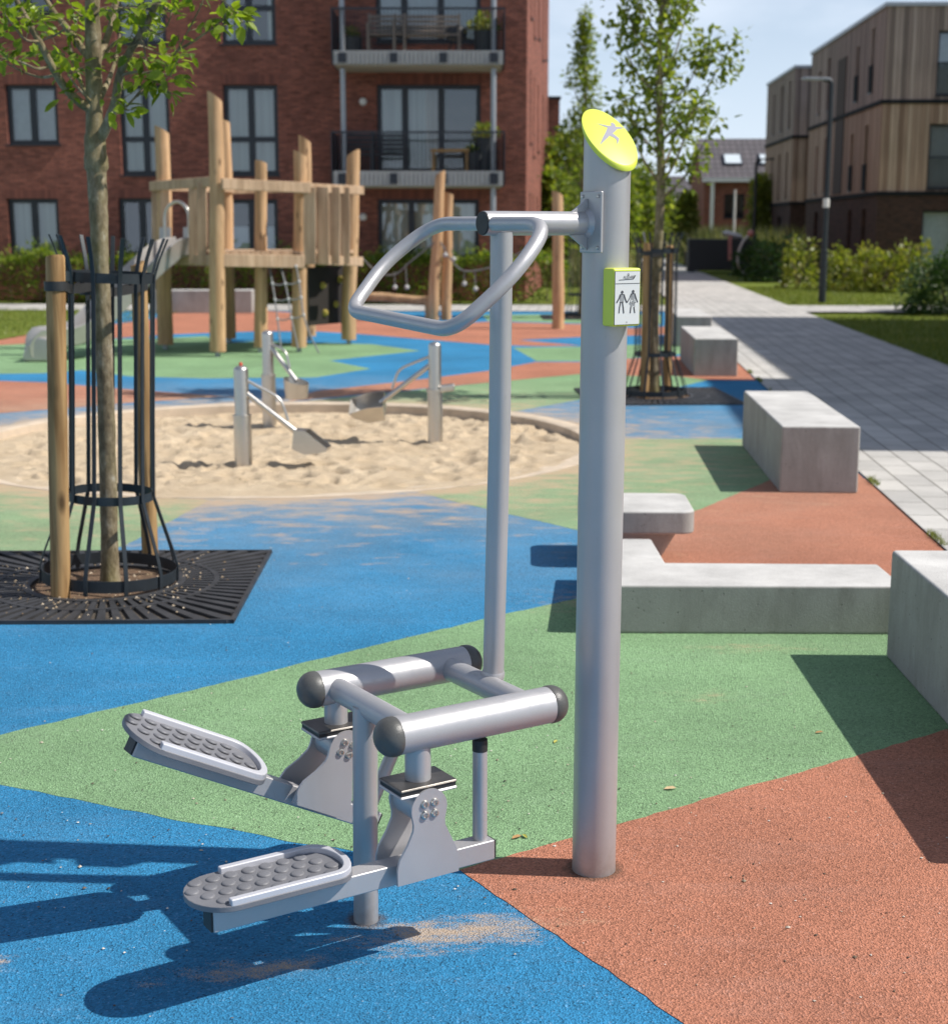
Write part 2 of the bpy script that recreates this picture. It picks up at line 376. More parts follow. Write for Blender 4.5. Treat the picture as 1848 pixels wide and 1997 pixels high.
def m_tile():
    t=NT('roof tiles'); p=t.coord(); s=t.n.new('ShaderNodeSeparateXYZ'); t.link(p,s.inputs[0])
    cb=t.n.new('ShaderNodeCombineXYZ'); t.link(s.outputs[0],cb.inputs[0]); t.link(s.outputs[2],cb.inputs[1])
    b=t.n.new('ShaderNodeTexBrick'); b.offset=0; t.link(cb.outputs[0],b.inputs['Vector']); b.inputs['Scale'].default_value=1.; b.inputs['Brick Width'].default_value=.36; b.inputs['Row Height'].default_value=.30; b.inputs['Mortar Size'].default_value=.035
    b.inputs['Color1'].default_value=(.13,.115,.12,1); b.inputs['Color2'].default_value=(.10,.09,.095,1); b.inputs['Mortar'].default_value=(.05,.04,.045,1)
    return t.done(b.outputs['Color'],.6)
TILE=m_tile()
GALV=simple('galvanised steel',(.36,.38,.41),.45,.5,.1)
BALC=simple('balcony slab concrete',(.36,.33,.27),.85,0,.15,3)
FASC=simple('pale ribbed fascia',(.34,.34,.335),.6,0,.08)
POT=simple('dark planter',(.03,.034,.038),.6); OLDW=simple('weathered teak',(.27,.22,.18),.8,0,.2); DKF=simple('dark garden furniture',(.03,.03,.034),.6)
YEL=simple('orange wood',(.36,.20,.06),.6); HOLD=simple('yellow climbing hold',(.36,.28,.05),.6); PANELM=simple('dark climbing panel',(.018,.013,.010),.7)
ROPE=simple('grey rope',(.20,.20,.20),.8); WHITE=simple('white plastic',(.72,.70,.67),.45); KNOT=simple('pale grey connector',(.50,.50,.49),.45); PINK=simple('pink plastic',(.6,.25,.22),.5); REDP=simple('red plug',(.6,.06,.03),.5)

GRATEM=simple('worn cast iron',(.040,.040,.043),.55,.1,.35,9,.0006,120)
SLIDEM=simple('dull slide steel',(.46,.43,.40),.34,.55,.1,4)
GUARDM=simple('matt dark guard',(.015,.018,.022),.8,0,.1,5,0,60,.1)
LEAF4B=LEAF4
# ------------------------------------------------------------------ ground: sheets with a round hole for the sand pit
def annulus(name,x0,x1,y0,y1,z,rad,mat,kind='structure',rot=None):
    n=96; c=[PIT+Vector((rad*math.cos(2*PI*k/n),rad*math.sin(2*PI*k/n),z)) for k in range(n)]; o=[]
    for k in range(n):
        d=Vector((math.cos(2*PI*k/n),math.sin(2*PI*k/n))); t=1e9
        for a,b in((d.x,(x1 if d.x>0 else x0)-PIT.x),(d.y,(y1 if d.y>0 else y0)-PIT.y)):
            if abs(a)>1e-9: t=min(t,b/a)
        o.append(Vector((PIT.x+d.x*t,PIT.y+d.y*t,z)))
    vs=c+o; fs=[(k,(k+1)%n,n+(k+1)%n,n+k) for k in range(n)]
    # corners of the outer rectangle
    for (x,y) in((x1,y1),(x0,y1),(x0,y0),(x1,y0)):
        a=math.atan2(y-PIT.y,x-PIT.x)%(2*PI); k=int(a/(2*PI/n)); vs.append(Vector((x,y,z))); fs.append((n+k,n+(k+1)%n,len(vs)-1))
    m=MB(); m.add(vs,fs); ob=m.build(name,mat); tag(ob,kind=kind); return ob
def sheet(name,pts,mat,z):
    m=MB(); m.add([(p[0],p[1],z) for p in pts],[tuple(range(len(pts)))]); o=m.build(name,mat)
    if o.data.polygons[0].normal.z<0: o.data.flip_normals()
    return tag(o,kind='structure')
def inside(p,poly):
    c=False; n=len(poly)
    for i in range(n):
        a,b=poly[i],poly[i-1]
        if (a[1]>p[1])!=(b[1]>p[1]) and p[0]<(b[0]-a[0])*(p[1]-a[1])/(b[1]-a[1])+a[0]: c=not c
    return c
def ground_poly(pix,rad=PR+.16,jit=.007,world=False):
    w=[(p[0],p[1]) for p in (pix if world else [G(*q) for q in pix])]; d=[]
    for i in range(len(w)):
        a=Vector(w[i]); b=Vector(w[(i+1)%len(w)]); n=max(1,min(220,int((b-a).length/.045)))
        for k in range(n):
            p=a.lerp(b,k/n)
            far=min(1.,4./max(p.y,1)) 
            if k: p=p+Vector((noise.noise(Vector((p.x*9,p.y*9,i))),noise.noise(Vector((p.x*9,p.y*9,i+40)))))*jit*1.1+Vector((random.uniform(-1,1),random.uniform(-1,1)))*jit*.6
            d.append((p.x,p.y))
    ins=[(Vector(p)-PIT.to_2d()).length<rad for p in d]
    if any(ins):
        N=len(d); st=next(i for i in range(N) if not ins[i] and ins[(i+1)%N])
        out=[]; i=(st+1)%N
        order=[(st+1+k)%N for k in range(N)]
        runs=[]; keep=[]
        # walk; replace each inside run by an arc
        res=[]; k=0
        while k<N:
            j=order[k]
            if not ins[j]: res.append(d[j]); k+=1; continue
            k0=k
            while k<N and ins[order[k]]: k+=1
            A=Vector(d[order[k0-1]])-PIT.to_2d(); B=Vector(d[order[k%N]])-PIT.to_2d()
            a0=math.atan2(A.y,A.x); a1=math.atan2(B.y,B.x)
            best=None
            for s in(1,-1):
                da=(a1-a0)*s%(2*PI)*s; mid=a0+da/2
                q=(PIT.x+rad*math.cos(mid),PIT.y+rad*math.sin(mid))
                if inside(q,d): best=da
            if best is None: best=((a1-a0+PI)%(2*PI))-PI
            m=max(2,int(abs(best)/.04))
            for t in range(1,m): res.append((PIT.x+rad*math.cos(a0+best*t/m),PIT.y+rad*math.sin(a0+best*t/m)))
        d=res
    return d
tag(annulus('ground',-420,420,-60,640,-.03,PR+.13,LAWN),'mown lawn and open ground around the playground')
EDGE=lambda y:2.5+.0761*(y-7.73)          # paved path's left edge
annulus('blue_rubber_surface',-9.5,EDGE(31)+.1,-4,31.6,0,PR+.13,BLUE)
P_GREEN_A=[(-400,1560),(-200,1480),(0,1434),(185,1389),(265,1372),(481,1321),(678,1272),(843,1232),(986,1197),(1053,1183),(1130,1166),(1145,1195),(2150,1200),(2150,1365),(1835,1440),(1662,1492),(1392,1567),(1232,1612),(930,1699),(896,1698),(533,1635),(267,1583),(0,1531),(-200,1500)]
P_ORANGE_A=[(896,1698),(1232,1601),(1392,1554),(1662,1478),(1835,1426),(2150,1340),(2500,2300),(1700,2300),(1332,1997),(1232,1927),(1109,1844),(989,1761)]
P_ORANGE_B=[(1215,1054),(1364,994),(1472,949),(1530,925),(1590,885),(1612,868),(1680,930),(1728,967),(1842,1073),(1905,1130),(1960,1190),(1145,1190),(1180,1110)]
P_GREEN_B=[(863,973),(1122,1033),(1215,1056),(1364,1000),(1472,955),(1530,931),(1545,856),(1440,855),(1215,856),(1120,857),(1000,880),(800,955)]
P_ORANGE_G=[(560,783),(616,763),(836,738),(953,723),(1044,706),(1133,706),(1232,699),(1330,695),(1405,672),(1445,713),(1466,735),(1475,742),(1382,741),(1315,733),(1232,733),(1133,729),(953,746),(616,777)]
P_GREEN_F=[(600,782),(953,746),(1133,729),(1232,733),(1315,733),(1382,741),(1300,760),(1232,775),(1133,779),(994,804),(900,830),(700,815)]
P_GREEN_D=[(-260,680),(0,672),(150,662),(300,660),(400,655),(456,668),(510,664),(560,668),(616,668),(726,671),(819,684),(643,703),(723,719),(616,736),(400,738),(253,734),(160,722),(83,728),(0,729),(-260,742)]
P_ORANGE_H=[(-260,672),(0,660),(60,651),(160,640),(300,622),(340,606),(500,606),(640,612),(700,622),(860,633),(953,627),(1133,632),(1232,640),(1310,636),(1310,652),(1133,657),(1010,663),(1133,674),(1050,675),(953,672),(700,651),(616,646),(500,646),(330,652),(160,664),(0,673),(-260,684)]
P_GREEN_I=[(1000,678),(1133,676),(1232,672),(1335,670),(1335,690),(1232,698),(1133,704),(1046,704)]
P_GREEN_J=[(940,614),(1133,612),(1290,614),(1290,632),(1133,630),(950,625)]
P_GREEN_L=[(560,612),(640,606),(700,612),(690,620),(600,620)]
P_ORANGE_K=[(-260,735),(0,743),(93,746),(247,759),(437,773),(250,786),(0,806),(-260,832)]
P_GREEN_E=[(-420,905),(-40,885),(60,870),(250,900),(413,973),(240,1066),(23,1100),(-420,1220)]
for nm,pp,mt,z in(('green_rubber_surface',P_GREEN_A,GREEN,.0008),('green_rubber_surface',P_GREEN_B,GREEN,.0008),('green_rubber_surface',P_GREEN_F,GREEN,.0008),('green_rubber_surface',P_GREEN_D,GREEN,.0008),('green_rubber_surface',P_GREEN_I,GREEN,.0008),('green_rubber_surface',P_GREEN_J,GREEN,.0008),('green_rubber_surface',P_GREEN_L,GREEN,.0012),('green_rubber_surface',P_GREEN_E,GREEN,.0008),
    ('terracotta_rubber_surface',P_ORANGE_A,ORANGE,.0018),('terracotta_rubber_surface',P_ORANGE_B,ORANGE,.0018),('terracotta_rubber_surface',P_ORANGE_G,ORANGE,.0018),('terracotta_rubber_surface',P_ORANGE_H,ORANGE,.0018),('terracotta_rubber_surface',P_ORANGE_K,ORANGE,.0018)):
    sheet(nm,ground_poly(pp),mt,z)
# paths
sheet('path',[(EDGE(-4),-4),(EDGE(-4)+3.2,-4),(EDGE(18.4)+2.56,18.4),(EDGE(33)+2.5,33),(EDGE(62)+2.45,62),(EDGE(85)+2.4,85),(EDGE(85),85),(EDGE(31.6),31.6)],PAVE,.012)
sheet('cross_path',[(-30,32.0),(30,29.6),(30,32.2),(-30,34.4)],PAVE,.016)
# lawns
sheet('lawn',ground_poly([(-400,700),(-200,683),(0,663),(60,652),(90,645),(150,630),(172,615),(172,600),(-300,600)],jit=.03),LAWN,.012)
# sand
def sand():
    n=190; vs=[]; idx={}; fs=[]; r0=PR+.01
    prints=[(PIT.x+random.uniform(-2.2,2.2),PIT.y+random.uniform(-2.2,2.2),random.uniform(.05,.12),random.uniform(.012,.045)) for _ in range(620)]
    for i in range(n+1):
        for j in range(n+1):
            x=(i/n*2-1); y=(j/n*2-1)
            # square -> disc with a ragged outline
            an=math.atan2(y,x); r0=PR+.09+.11*noise.noise(Vector((math.cos(an)*3.2,math.sin(an)*3.2,4)))+.04*noise.noise(Vector((math.cos(an)*11,math.sin(an)*11,2)))
            X=PIT.x+r0*x*math.sqrt(1-y*y/2); Y=PIT.y+r0*y*math.sqrt(1-x*x/2)
            rr=math.hypot(X-PIT.x,Y-PIT.y)/r0
            z=-.035-.045*((Y-PIT.y)/r0)+.03*math.exp(-((X+1.2)**2+(Y-11.4)**2)/1.4)
            q=Vector((X,Y,0)); z+=.016*noise.noise(q*1.7)+.012*noise.noise(q*4.5)+.010*noise.noise(q*10)+.012*noise.noise(q*21)
            for (a,b,w,h) in prints:
                d=((X-a)**2+(Y-b)**2)/(w*w)
                if d<4: z+=-h*math.exp(-d*1.6)+h*.5*math.exp(-(math.sqrt(d)-1.15)**2*8)
            sn=(Y-PIT.y)/(rr*r0+1e-6)
            if rr>.90:
                e=(rr-.90)/.10; tgt=.0085 if sn<-.25 else (-.06 if sn>.1 else .0085-.0685*(sn+.25)/.35)
                z=z*(1-e)+tgt*e
                if e>.55 and tgt>0: z=z*(1-(e-.55)/.45)+.0023*(e-.55)/.45
            if Y<PIT.y-.3: z=min(z,.03)
            idx[i,j]=len(vs); vs.append((X,Y,z))
    for i in range(n):
        for j in range(n): fs.append((idx[i,j],idx[i+1,j],idx[i+1,j+1],idx[i,j+1]))
    return tag(fast('sand',vs,fs,SAND,smooth=True),'pale churned play sand filling the round pit',kind='structure')
sand()
m=MB(); n=120
prof=[(PR-.01,-.35),(PR-.01,.012),(PR+.012,.022),(PR+.138,.022),(PR+.15,.012),(PR+.15,-.35)]
vs=[PIT+Vector((r*math.cos(2*PI*k/n),r*math.sin(2*PI*k/n),z if z<0 else .003+(z-.003)*max(0,min(1,.5+1.2*math.sin(2*PI*k/n))))) for r,z in prof for k in range(n)]
m.add(vs,[(i*n+k,i*n+(k+1)%n,(i+1)*n+(k+1)%n,(i+1)*n+k) for i in range(len(prof)-1) for k in range(n)])
tag(m.build('sandpit_kerb',RIM,smooth=40),'low round sandy kerb ringing the sand pit','kerb')
# loose scraps
def debris():
    vs=[];fs=[]
    for k in range(800):
        if k<560: p=G(random.uniform(-20,1870),random.triangular(1180,2020,1600))
        else: p=G(random.uniform(300,1300),random.triangular(985,1500,1000))
        s=random.uniform(*(.0013,.0045))*(1.6 if random.random()<.06 else 1)
        if abs(p.x-.319)<.07 and abs(p.y-3.717)<.07: continue
        n0=len(vs)
        for d in((1,0,0),(-1,0,0),(0,1,0),(0,-1,0),(0,0,.7),(0,0,-.4)):
            vs.append((p.x+d[0]*s*random.uniform(.5,1.5),p.y+d[1]*s*random.uniform(.5,1.5),.004+max(0,d[2])*s*random.uniform(.4,1)))
        for a,b,c in((0,2,4),(2,1,4),(1,3,4),(3,0,4)): fs.append((n0+a,n0+b,n0+c))
    t=NT('grit'); g=t.n.new('ShaderNodeNewGeometry'); c=t.ramp(g.outputs['Random Per Island'],[(0,(.03,.025,.02)),(.5,(.16,.11,.07)),(.62,(.5,.42,.32)),(1.,(.7,.66,.6))])
    return tag(fast('grit',vs,fs,t.done(c,.8)),'scattered grit and small scraps on the rubber surface',kind='stuff')
debris()
def gravel():
    vs=[];fs=[]
    for k in range(420):
        a=random.uniform(0,2*PI); r=random.choice((random.uniform(.06,.31),random.uniform(.33,.46),random.uniform(.34,.75))); x=-1.752+r*math.cos(a); y=6.94+r*math.sin(a)
        if abs(x+1.765)>.70 or abs(y-6.93)>.70: continue
        s=random.uniform(.003,.009); z=.008 if r<.32 else .019; n0=len(vs)
        for d in((1,0,0),(-.4,.9,0),(-.5,-.8,0),(.1,.1,.8)): vs.append((x+d[0]*s*random.uniform(.6,1.3),y+d[1]*s*random.uniform(.6,1.3),z+d[2]*s))
        for q in((0,1,3),(1,2,3),(2,0,3)): fs.append(tuple(n0+i for i in q))
    t=NT('pale gravel'); g=t.n.new('ShaderNodeNewGeometry'); c=t.ramp(g.outputs['Random Per Island'],[(0,(.10,.06,.03)),(.5,(.34,.25,.15)),(1.,(.62,.52,.40))])
    return tag(fast('gravel',vs,fs,t.done(c,.85)),'loose gravel and crumbs on the grate of the nearest tree',kind='stuff')
gravel()
def dry_leaf(px,py,L,rot,col):
    p=G(px,py); M=Matrix.Rotation(rot,3,'Z'); pts=[(-.5,0,0),(-.2,.2,.12),(.25,.16,.16),(.5,0,.05),(.2,-.2,.10),(-.25,-.15,.06),(0,0,.02)]
    vs=[M@Vector((a*L,b*L,c*L)) for a,b,c in pts]; mm=MB(); mm.add([v+Vector((p.x,p.y,.004)) for v in vs],[(0,6,1),(1,6,2),(2,6,3),(3,6,4),(4,6,5),(5,6,0)])
    return mm.build('dry_leaf',col,fix=False)
DRY=simple('dry leaf',(.36,.20,.07),.7,0,.3,60); DRY2=simple('yellowing leaf',(.38,.36,.06),.6,0,.2,60)
LB='small dry leaves fallen on the green rubber'
tag(dry_leaf(1756/1.0*0+1007,1636,.034,.6,DRY),'curled brown leaf on green rubber beside the stepper strut','leaf',LB)
tag(dry_leaf(1023,1634,.028,2.,DRY2),'yellow leaf next to a curled brown one on green rubber','leaf',LB)
tag(dry_leaf(1083,1449,.026,1.1,DRY2),'yellowing leaf on green rubber left of the thick post','leaf',LB)
tag(dry_leaf(1306,1541,.04,.1,simple('straw chip',(.55,.40,.22),.7)),'straw coloured chip near the terracotta edge on the right','leaf',LB)
tag(dry_leaf(1597,1431,.03,.2,DRY),'orange leaf beside the shadow of the low bench','leaf',LB)
# ------------------------------------------------------------------ the stepper
TH=R(32.3); POST=Vector((.319,3.717,0)); U=Vector((-math.cos(TH),-math.sin(TH),0)); W=Vector((math.sin(TH),-math.cos(TH),0))
st=empty('fitness_stepper',POST,R(180+32.3),'silver outdoor stepper with thick post, bent handlebar and two foot pedals','fitness machine')
def wl(P): d=Vector(P)-POST; return Vector((d.dot(U),d.dot(W),d.z))     # world -> stepper axes
def hit(px,py,w):                                                          # survey point on a plane w = const
    r=ray(px,py); t=((POST-EYE).dot(W)+w)/r.dot(W); return wl(EYE+r*t)
# post cut on a slant
RP=.0575; gx,gy=-.55,.87                                                    # slant of the cap in world x,y
def slant(p,zc): 
    q=U*p.x+W*p.y; return zc+gx*q.x+gy*q.y
CO=Vector((Vector((.329-.319,0,0)).dot(U),Vector((.329-.319,0,0)).dot(W),0)); LN=CO*.55
ZC=PY(1188.2,265.6,3.717).z; n=40; m=MB(); vs=[];fs=[]
for z in(0,.008,.3,.9,1.4):
    for k in range(n): vs.append(Vector((RP*math.cos(2*PI*k/n),RP*math.sin(2*PI*k/n),z))+LN*(z/1.9))
for k in range(n):
    p=Vector((RP*math.cos(2*PI*k/n),RP*math.sin(2*PI*k/n),0)); p.z=slant(p,ZC-.010); vs.append(p+LN)
for i in range(5):
    for k in range(n): fs.append((i*n+k,i*n+(k+1)%n,(i+1)*n+(k+1)%n,(i+1)*n+k))
fs.append(tuple(range(n-1,-1,-1))); fs.append(tuple(5*n+k for k in range(n))); m.add(vs,fs); m.build('post',SILVER,st,smooth=40)
m=MB(); RC=.0685; vs=[];fs=[]; prof=[(.90,-.0165),(.985,-.0155),(1,-.012),(1,-.004),(.988,-.001),(.965,0)]
for f_,dz in prof:
    for k in range(48):
        p=Vector((RC*f_*math.cos(2*PI*k/48),RC*f_*math.sin(2*PI*k/48),0)); p.z=slant(p,ZC)+dz; vs.append(p+CO)
for i in range(len(prof)-1):
    for k in range(48): fs.append((i*48+k,i*48+(k+1)%48,(i+1)*48+(k+1)%48,(i+1)*48+k))
fs.append(tuple(range(47,-1,-1))); fs.append(tuple((len(prof)-1)*48+k for k in range(48))); m.add(vs,fs); cap=m.build('post_cap',LIME,st,smooth=35); cap['label']='lime green slanted cap with a grey leaping figure'
# leaping figure, flat print on the cap
fig=[(565,510),(870,572),(968,572),(948,530),(955,500),(975,488),(1010,498),(1050,525),(1070,560),(1078,600),(1190,605),(1340,632),(1200,652),(1125,660),(1060,725),(1000,775),(1075,830),(1172,908),(1165,960),(1130,1060),(1115,1055),(1110,1000),(1090,935),(1010,880),(915,838),(860,900),(750,1000),(668,1075),(665,1060),(740,880),(815,740),(862,622),(770,592)]
nrm=Vector((-gx,-gy,1)); c0=Vector((.329,3.717,ZC)); pts=[]
for (a,b) in fig:
    r=ray((1820+a/8.4)/1.62338,(330+b/8.4)/1.62338); t=(c0-EYE).dot(nrm)/r.dot(nrm); pts.append(wl(EYE+r*t)+Vector((0,0,.0008)))
m=MB(); m.add(pts,[tuple(range(len(pts)))]); m.build('figure_print',GREYPR,cap)
# sign box
sb=Vector((-.012,.0,0)); z0,z1=1.446,1.586; hw=.0425; ff=.094; fb=.050; uo=-.002
def P_(a,b,c): return Vector((a,b,c))
m=MB(); m.bx(uo-hw,uo+hw,fb,ff,z0,z1); sg=m.build('sign_box',LIME,st,bevel=.006,seg=3); sg['label']='lime green box with a pale pictogram plate'
m=MB(); m.bx(uo-hw+.004,uo+hw-.004,ff-.001,ff+.0004,z0+.004,z1-.007); m.build('dark_edge',INK,sg)
fx0,fx1=uo+hw-.005,uo-hw+.005   # left, right seen from the front
fz0,fz1=z0+.005,z1-.008
m=MB(); m.bx(min(fx0,fx1),max(fx0,fx1),ff-.001,ff+.0010,fz0,fz1); m.build('sign_face',PAPER,sg)
def sp_(x,y,d=.0016):  # sign face pixel (zoom) -> local
    a=(x-440)/(1160-440); b=(y-(200-(a*12)))/(1785-200-a*10); return Vector((fx0+(fx1-fx0)*a,ff+d,fz1+(fz0-fz1)*b))
def stroke(mb,pts,w,dd=.0016):
    k=(fx0-fx1)/(1160-440)
    q=[sp_(x,y,dd) for x,y in pts]; h=w*k/2
    for a,b in zip(q[:-1],q[1:]):
        d=(b-a); d.y=0; 
        if d.length<1e-7: continue
        d.normalize(); s=Vector((d.z,0,-d.x))*h; e=d*h*.5
        mb.add([a-e+s,b+e+s,b+e-s,a-e-s],[(0,1,2,3)])
def disc(mb,x,y,rx,ry):
    mb.add([sp_(x+rx*math.cos(2*PI*k/16),y+ry*math.sin(2*PI*k/16),.0018) for k in range(16)],[tuple(range(16))])
m=MB(); stroke(m,[(446,558),(1154,545)],12)
disc(m,645,810,36,48); disc(m,965,795,37,55)
for L,w in(([(600,878),(690,878)],16),([(590,885),(560,990),(490,1120)],34),([(700,885),(735,1010),(775,1105),(800,1105)],34),([(600,885),(590,1100)],10),([(690,890),(680,1105)],10),([(625,890),(622,1095)],9),([(655,900),(652,1095)],9),([(580,1108),(685,1108)],14),
    ([(600,1120),(575,1260),(560,1430)],30),([(655,1120),(680,1270),(697,1430)],34),([(590,1120),(556,1330)],8),
    ([(910,860),(1015,860)],22),([(905,865),(865,990),(800,1105)],22),([(1018,865),(1055,1000),(1100,1105)],30),([(915,870),(905,1010),(880,1120)],10),([(1005,870),(1012,1010),(1030,1120)],10),([(940,880),(935,1040)],12),([(975,900),(972,1060)],12),([(875,1130),(1045,1122)],12),([(930,1085),(1000,1080)],12),([(900,1140),(898,1250)],10),([(1010,1135),(1018,1250)],10),([(940,1140),(930,1240)],18),([(985,1140),(975,1220)],14),([(865,1130),(868,1180)],12),([(905,1260),(890,1430)],32),([(995,1260),(1022,1425)],32)): stroke(m,L,w)
m.build('figures_print',INK,sg,fix=False)
def text(body,size,loc,shear,parent,mat,name,sx=1.):
    cu=bpy.data.curves.new(name,'FONT'); cu.body=body; cu.size=size; cu.shear=shear; cu.align_x='CENTER'; cu.resolution_u=2
    tmp=bpy.data.objects.new('tmp',cu); COL.objects.link(tmp); bpy.context.view_layer.update()
    me=bpy.data.meshes.new_from_object(tmp.evaluated_get(bpy.context.evaluated_depsgraph_get())); bpy.data.objects.remove(tmp)
    o=bpy.data.objects.new(name,me); COL.objects.link(o); o.parent=parent; o.data.materials.clear(); o.data.materials.append(mat)
    o.location=loc; o.rotation_euler=(PI/2,0,PI); o.scale=(sx,1,1); return o
text('ALEDARR',.0105,sp_(830,405,.0018),.32,sg,INK,'lettering',.78)
m=MB(); stroke(m,[(545,448),(700,438),(960,418)],14); stroke(m,[(960,418),(1025,310)],20); stroke(m,[(805,310),(795,265),(830,255),(835,290),(810,330)],10); m.build('logo_print',INK,sg,fix=False)
text('M',.0055,sp_(790,1735,.0018),0,sg,INK,'lettering',.9)
# bracket, arm
m=MB(); m.bx(.052,.060,-.020,.066,1.622,1.768); br=m.build('bracket',SILVER,st,bevel=.003)
for s in(1,-1): m=MB(); m.prism([(.06,1.69+s*.062),(.06,1.69+s*.024),(.112,1.69+s*.026)],lambda a,b,t:V(a,t,b),.006,.014); m.build('gusset',SILVER,br,bevel=.001)
for y,z in((-.008,1.756),(.055,1.634),(.055,1.756),(-.008,1.634)): m=MB(); m.lathe([(.0045,0),(.0045,.0025),(.002,.004)],12,(.060,y,z),Matrix.Rotation(PI/2,3,'Y')); m.build('screw',STEEL,br,smooth=30)
RA=.0285; ZA=1.692
m=MB(); m.tube([(.052,.006,ZA),(.2,.003,ZA),(.352,0,ZA)],RA,28); am=m.build('arm',SILVER,st,smooth=40)
m=MB(); m.lathe([(.0372,0),(.034,.004),(RA,.011)],28,(.060,.006,ZA),Matrix.Rotation(PI/2,3,'Y')); m.build('weld',SILVER,am,smooth=50)
m=MB(); m.lathe([(RA-.001,0),(RA-.001,.003),(RA-.003,.0045)],28,(.352,0,ZA),Matrix.Rotation(PI/2,3,'Y')); m.build('end_cap',BLACK,am,smooth=30)
# handlebar
hb=[(.338,-.245,1.692),(.338,.246,1.690),(.455,.292,1.585),(.583,.243,1.464),(.583,-.232,1.486),(.452,-.288,1.602)]
path=fillet(hb,[.085,.075,.28,.06,.05,.28],9,closed=True)
m=MB(); m.tube(path,.0168,20,closed=True); m.build('handlebar',SILVER,st,smooth=60)
# rear upright from arm to frame
m=MB(); m.tube([(.300,0,ZA-.02),(.298,-.01,1.2),(.292,-.045,.555)],.0265,24); hp=m.build('upright',SILVER,st,smooth=40)
# frame: two fat tubes, two cross tubes, leg
ZT=.550; wN,wF=.16,-.25
for w_,s0,s1 in((wN,.268,.690),(wF,.252,.684)):
    m=MB(); m.tube([(s0,w_,ZT),(s1,w_,ZT)],.0445,32); ft=m.build('frame_tube',SILVER,st,smooth=40)
    for s_,sg_ in((s0,-1),(s1,1)):
        m=MB(); prof=[(.0448,-.002),(.0462,.002),(.0462,.010)]+[(.0462*math.cos(a),.010+.040*math.sin(a)) for a in np.linspace(.12,PI/2-.02,9)]
        m.lathe([(r,z) for r,z in prof],32,(s_,w_,ZT),Matrix.Rotation(sg_*PI/2,3,'Y')); m.build('end_cap',CAPM,ft,smooth=50)
for s_ in(.312,.640):
    m=MB(); m.tube([(s_,wF,ZT),(s_,wN,ZT)],.030,24); m.build('cross_tube',SILVER,st,smooth=40)
m=MB(); m.lathe([(.0285,.02),(.0295,.032),(.0275,.038)],24,(.292,-.045,ZT+.0),None); m.build('weld',SILVER,hp,smooth=60)
m=MB(); m.tube([(.653,-.063,-.01),(.650,-.064,.3),(.645,-.066,ZT)],.0305,24); m.build('leg',SILVER,st,smooth=40)
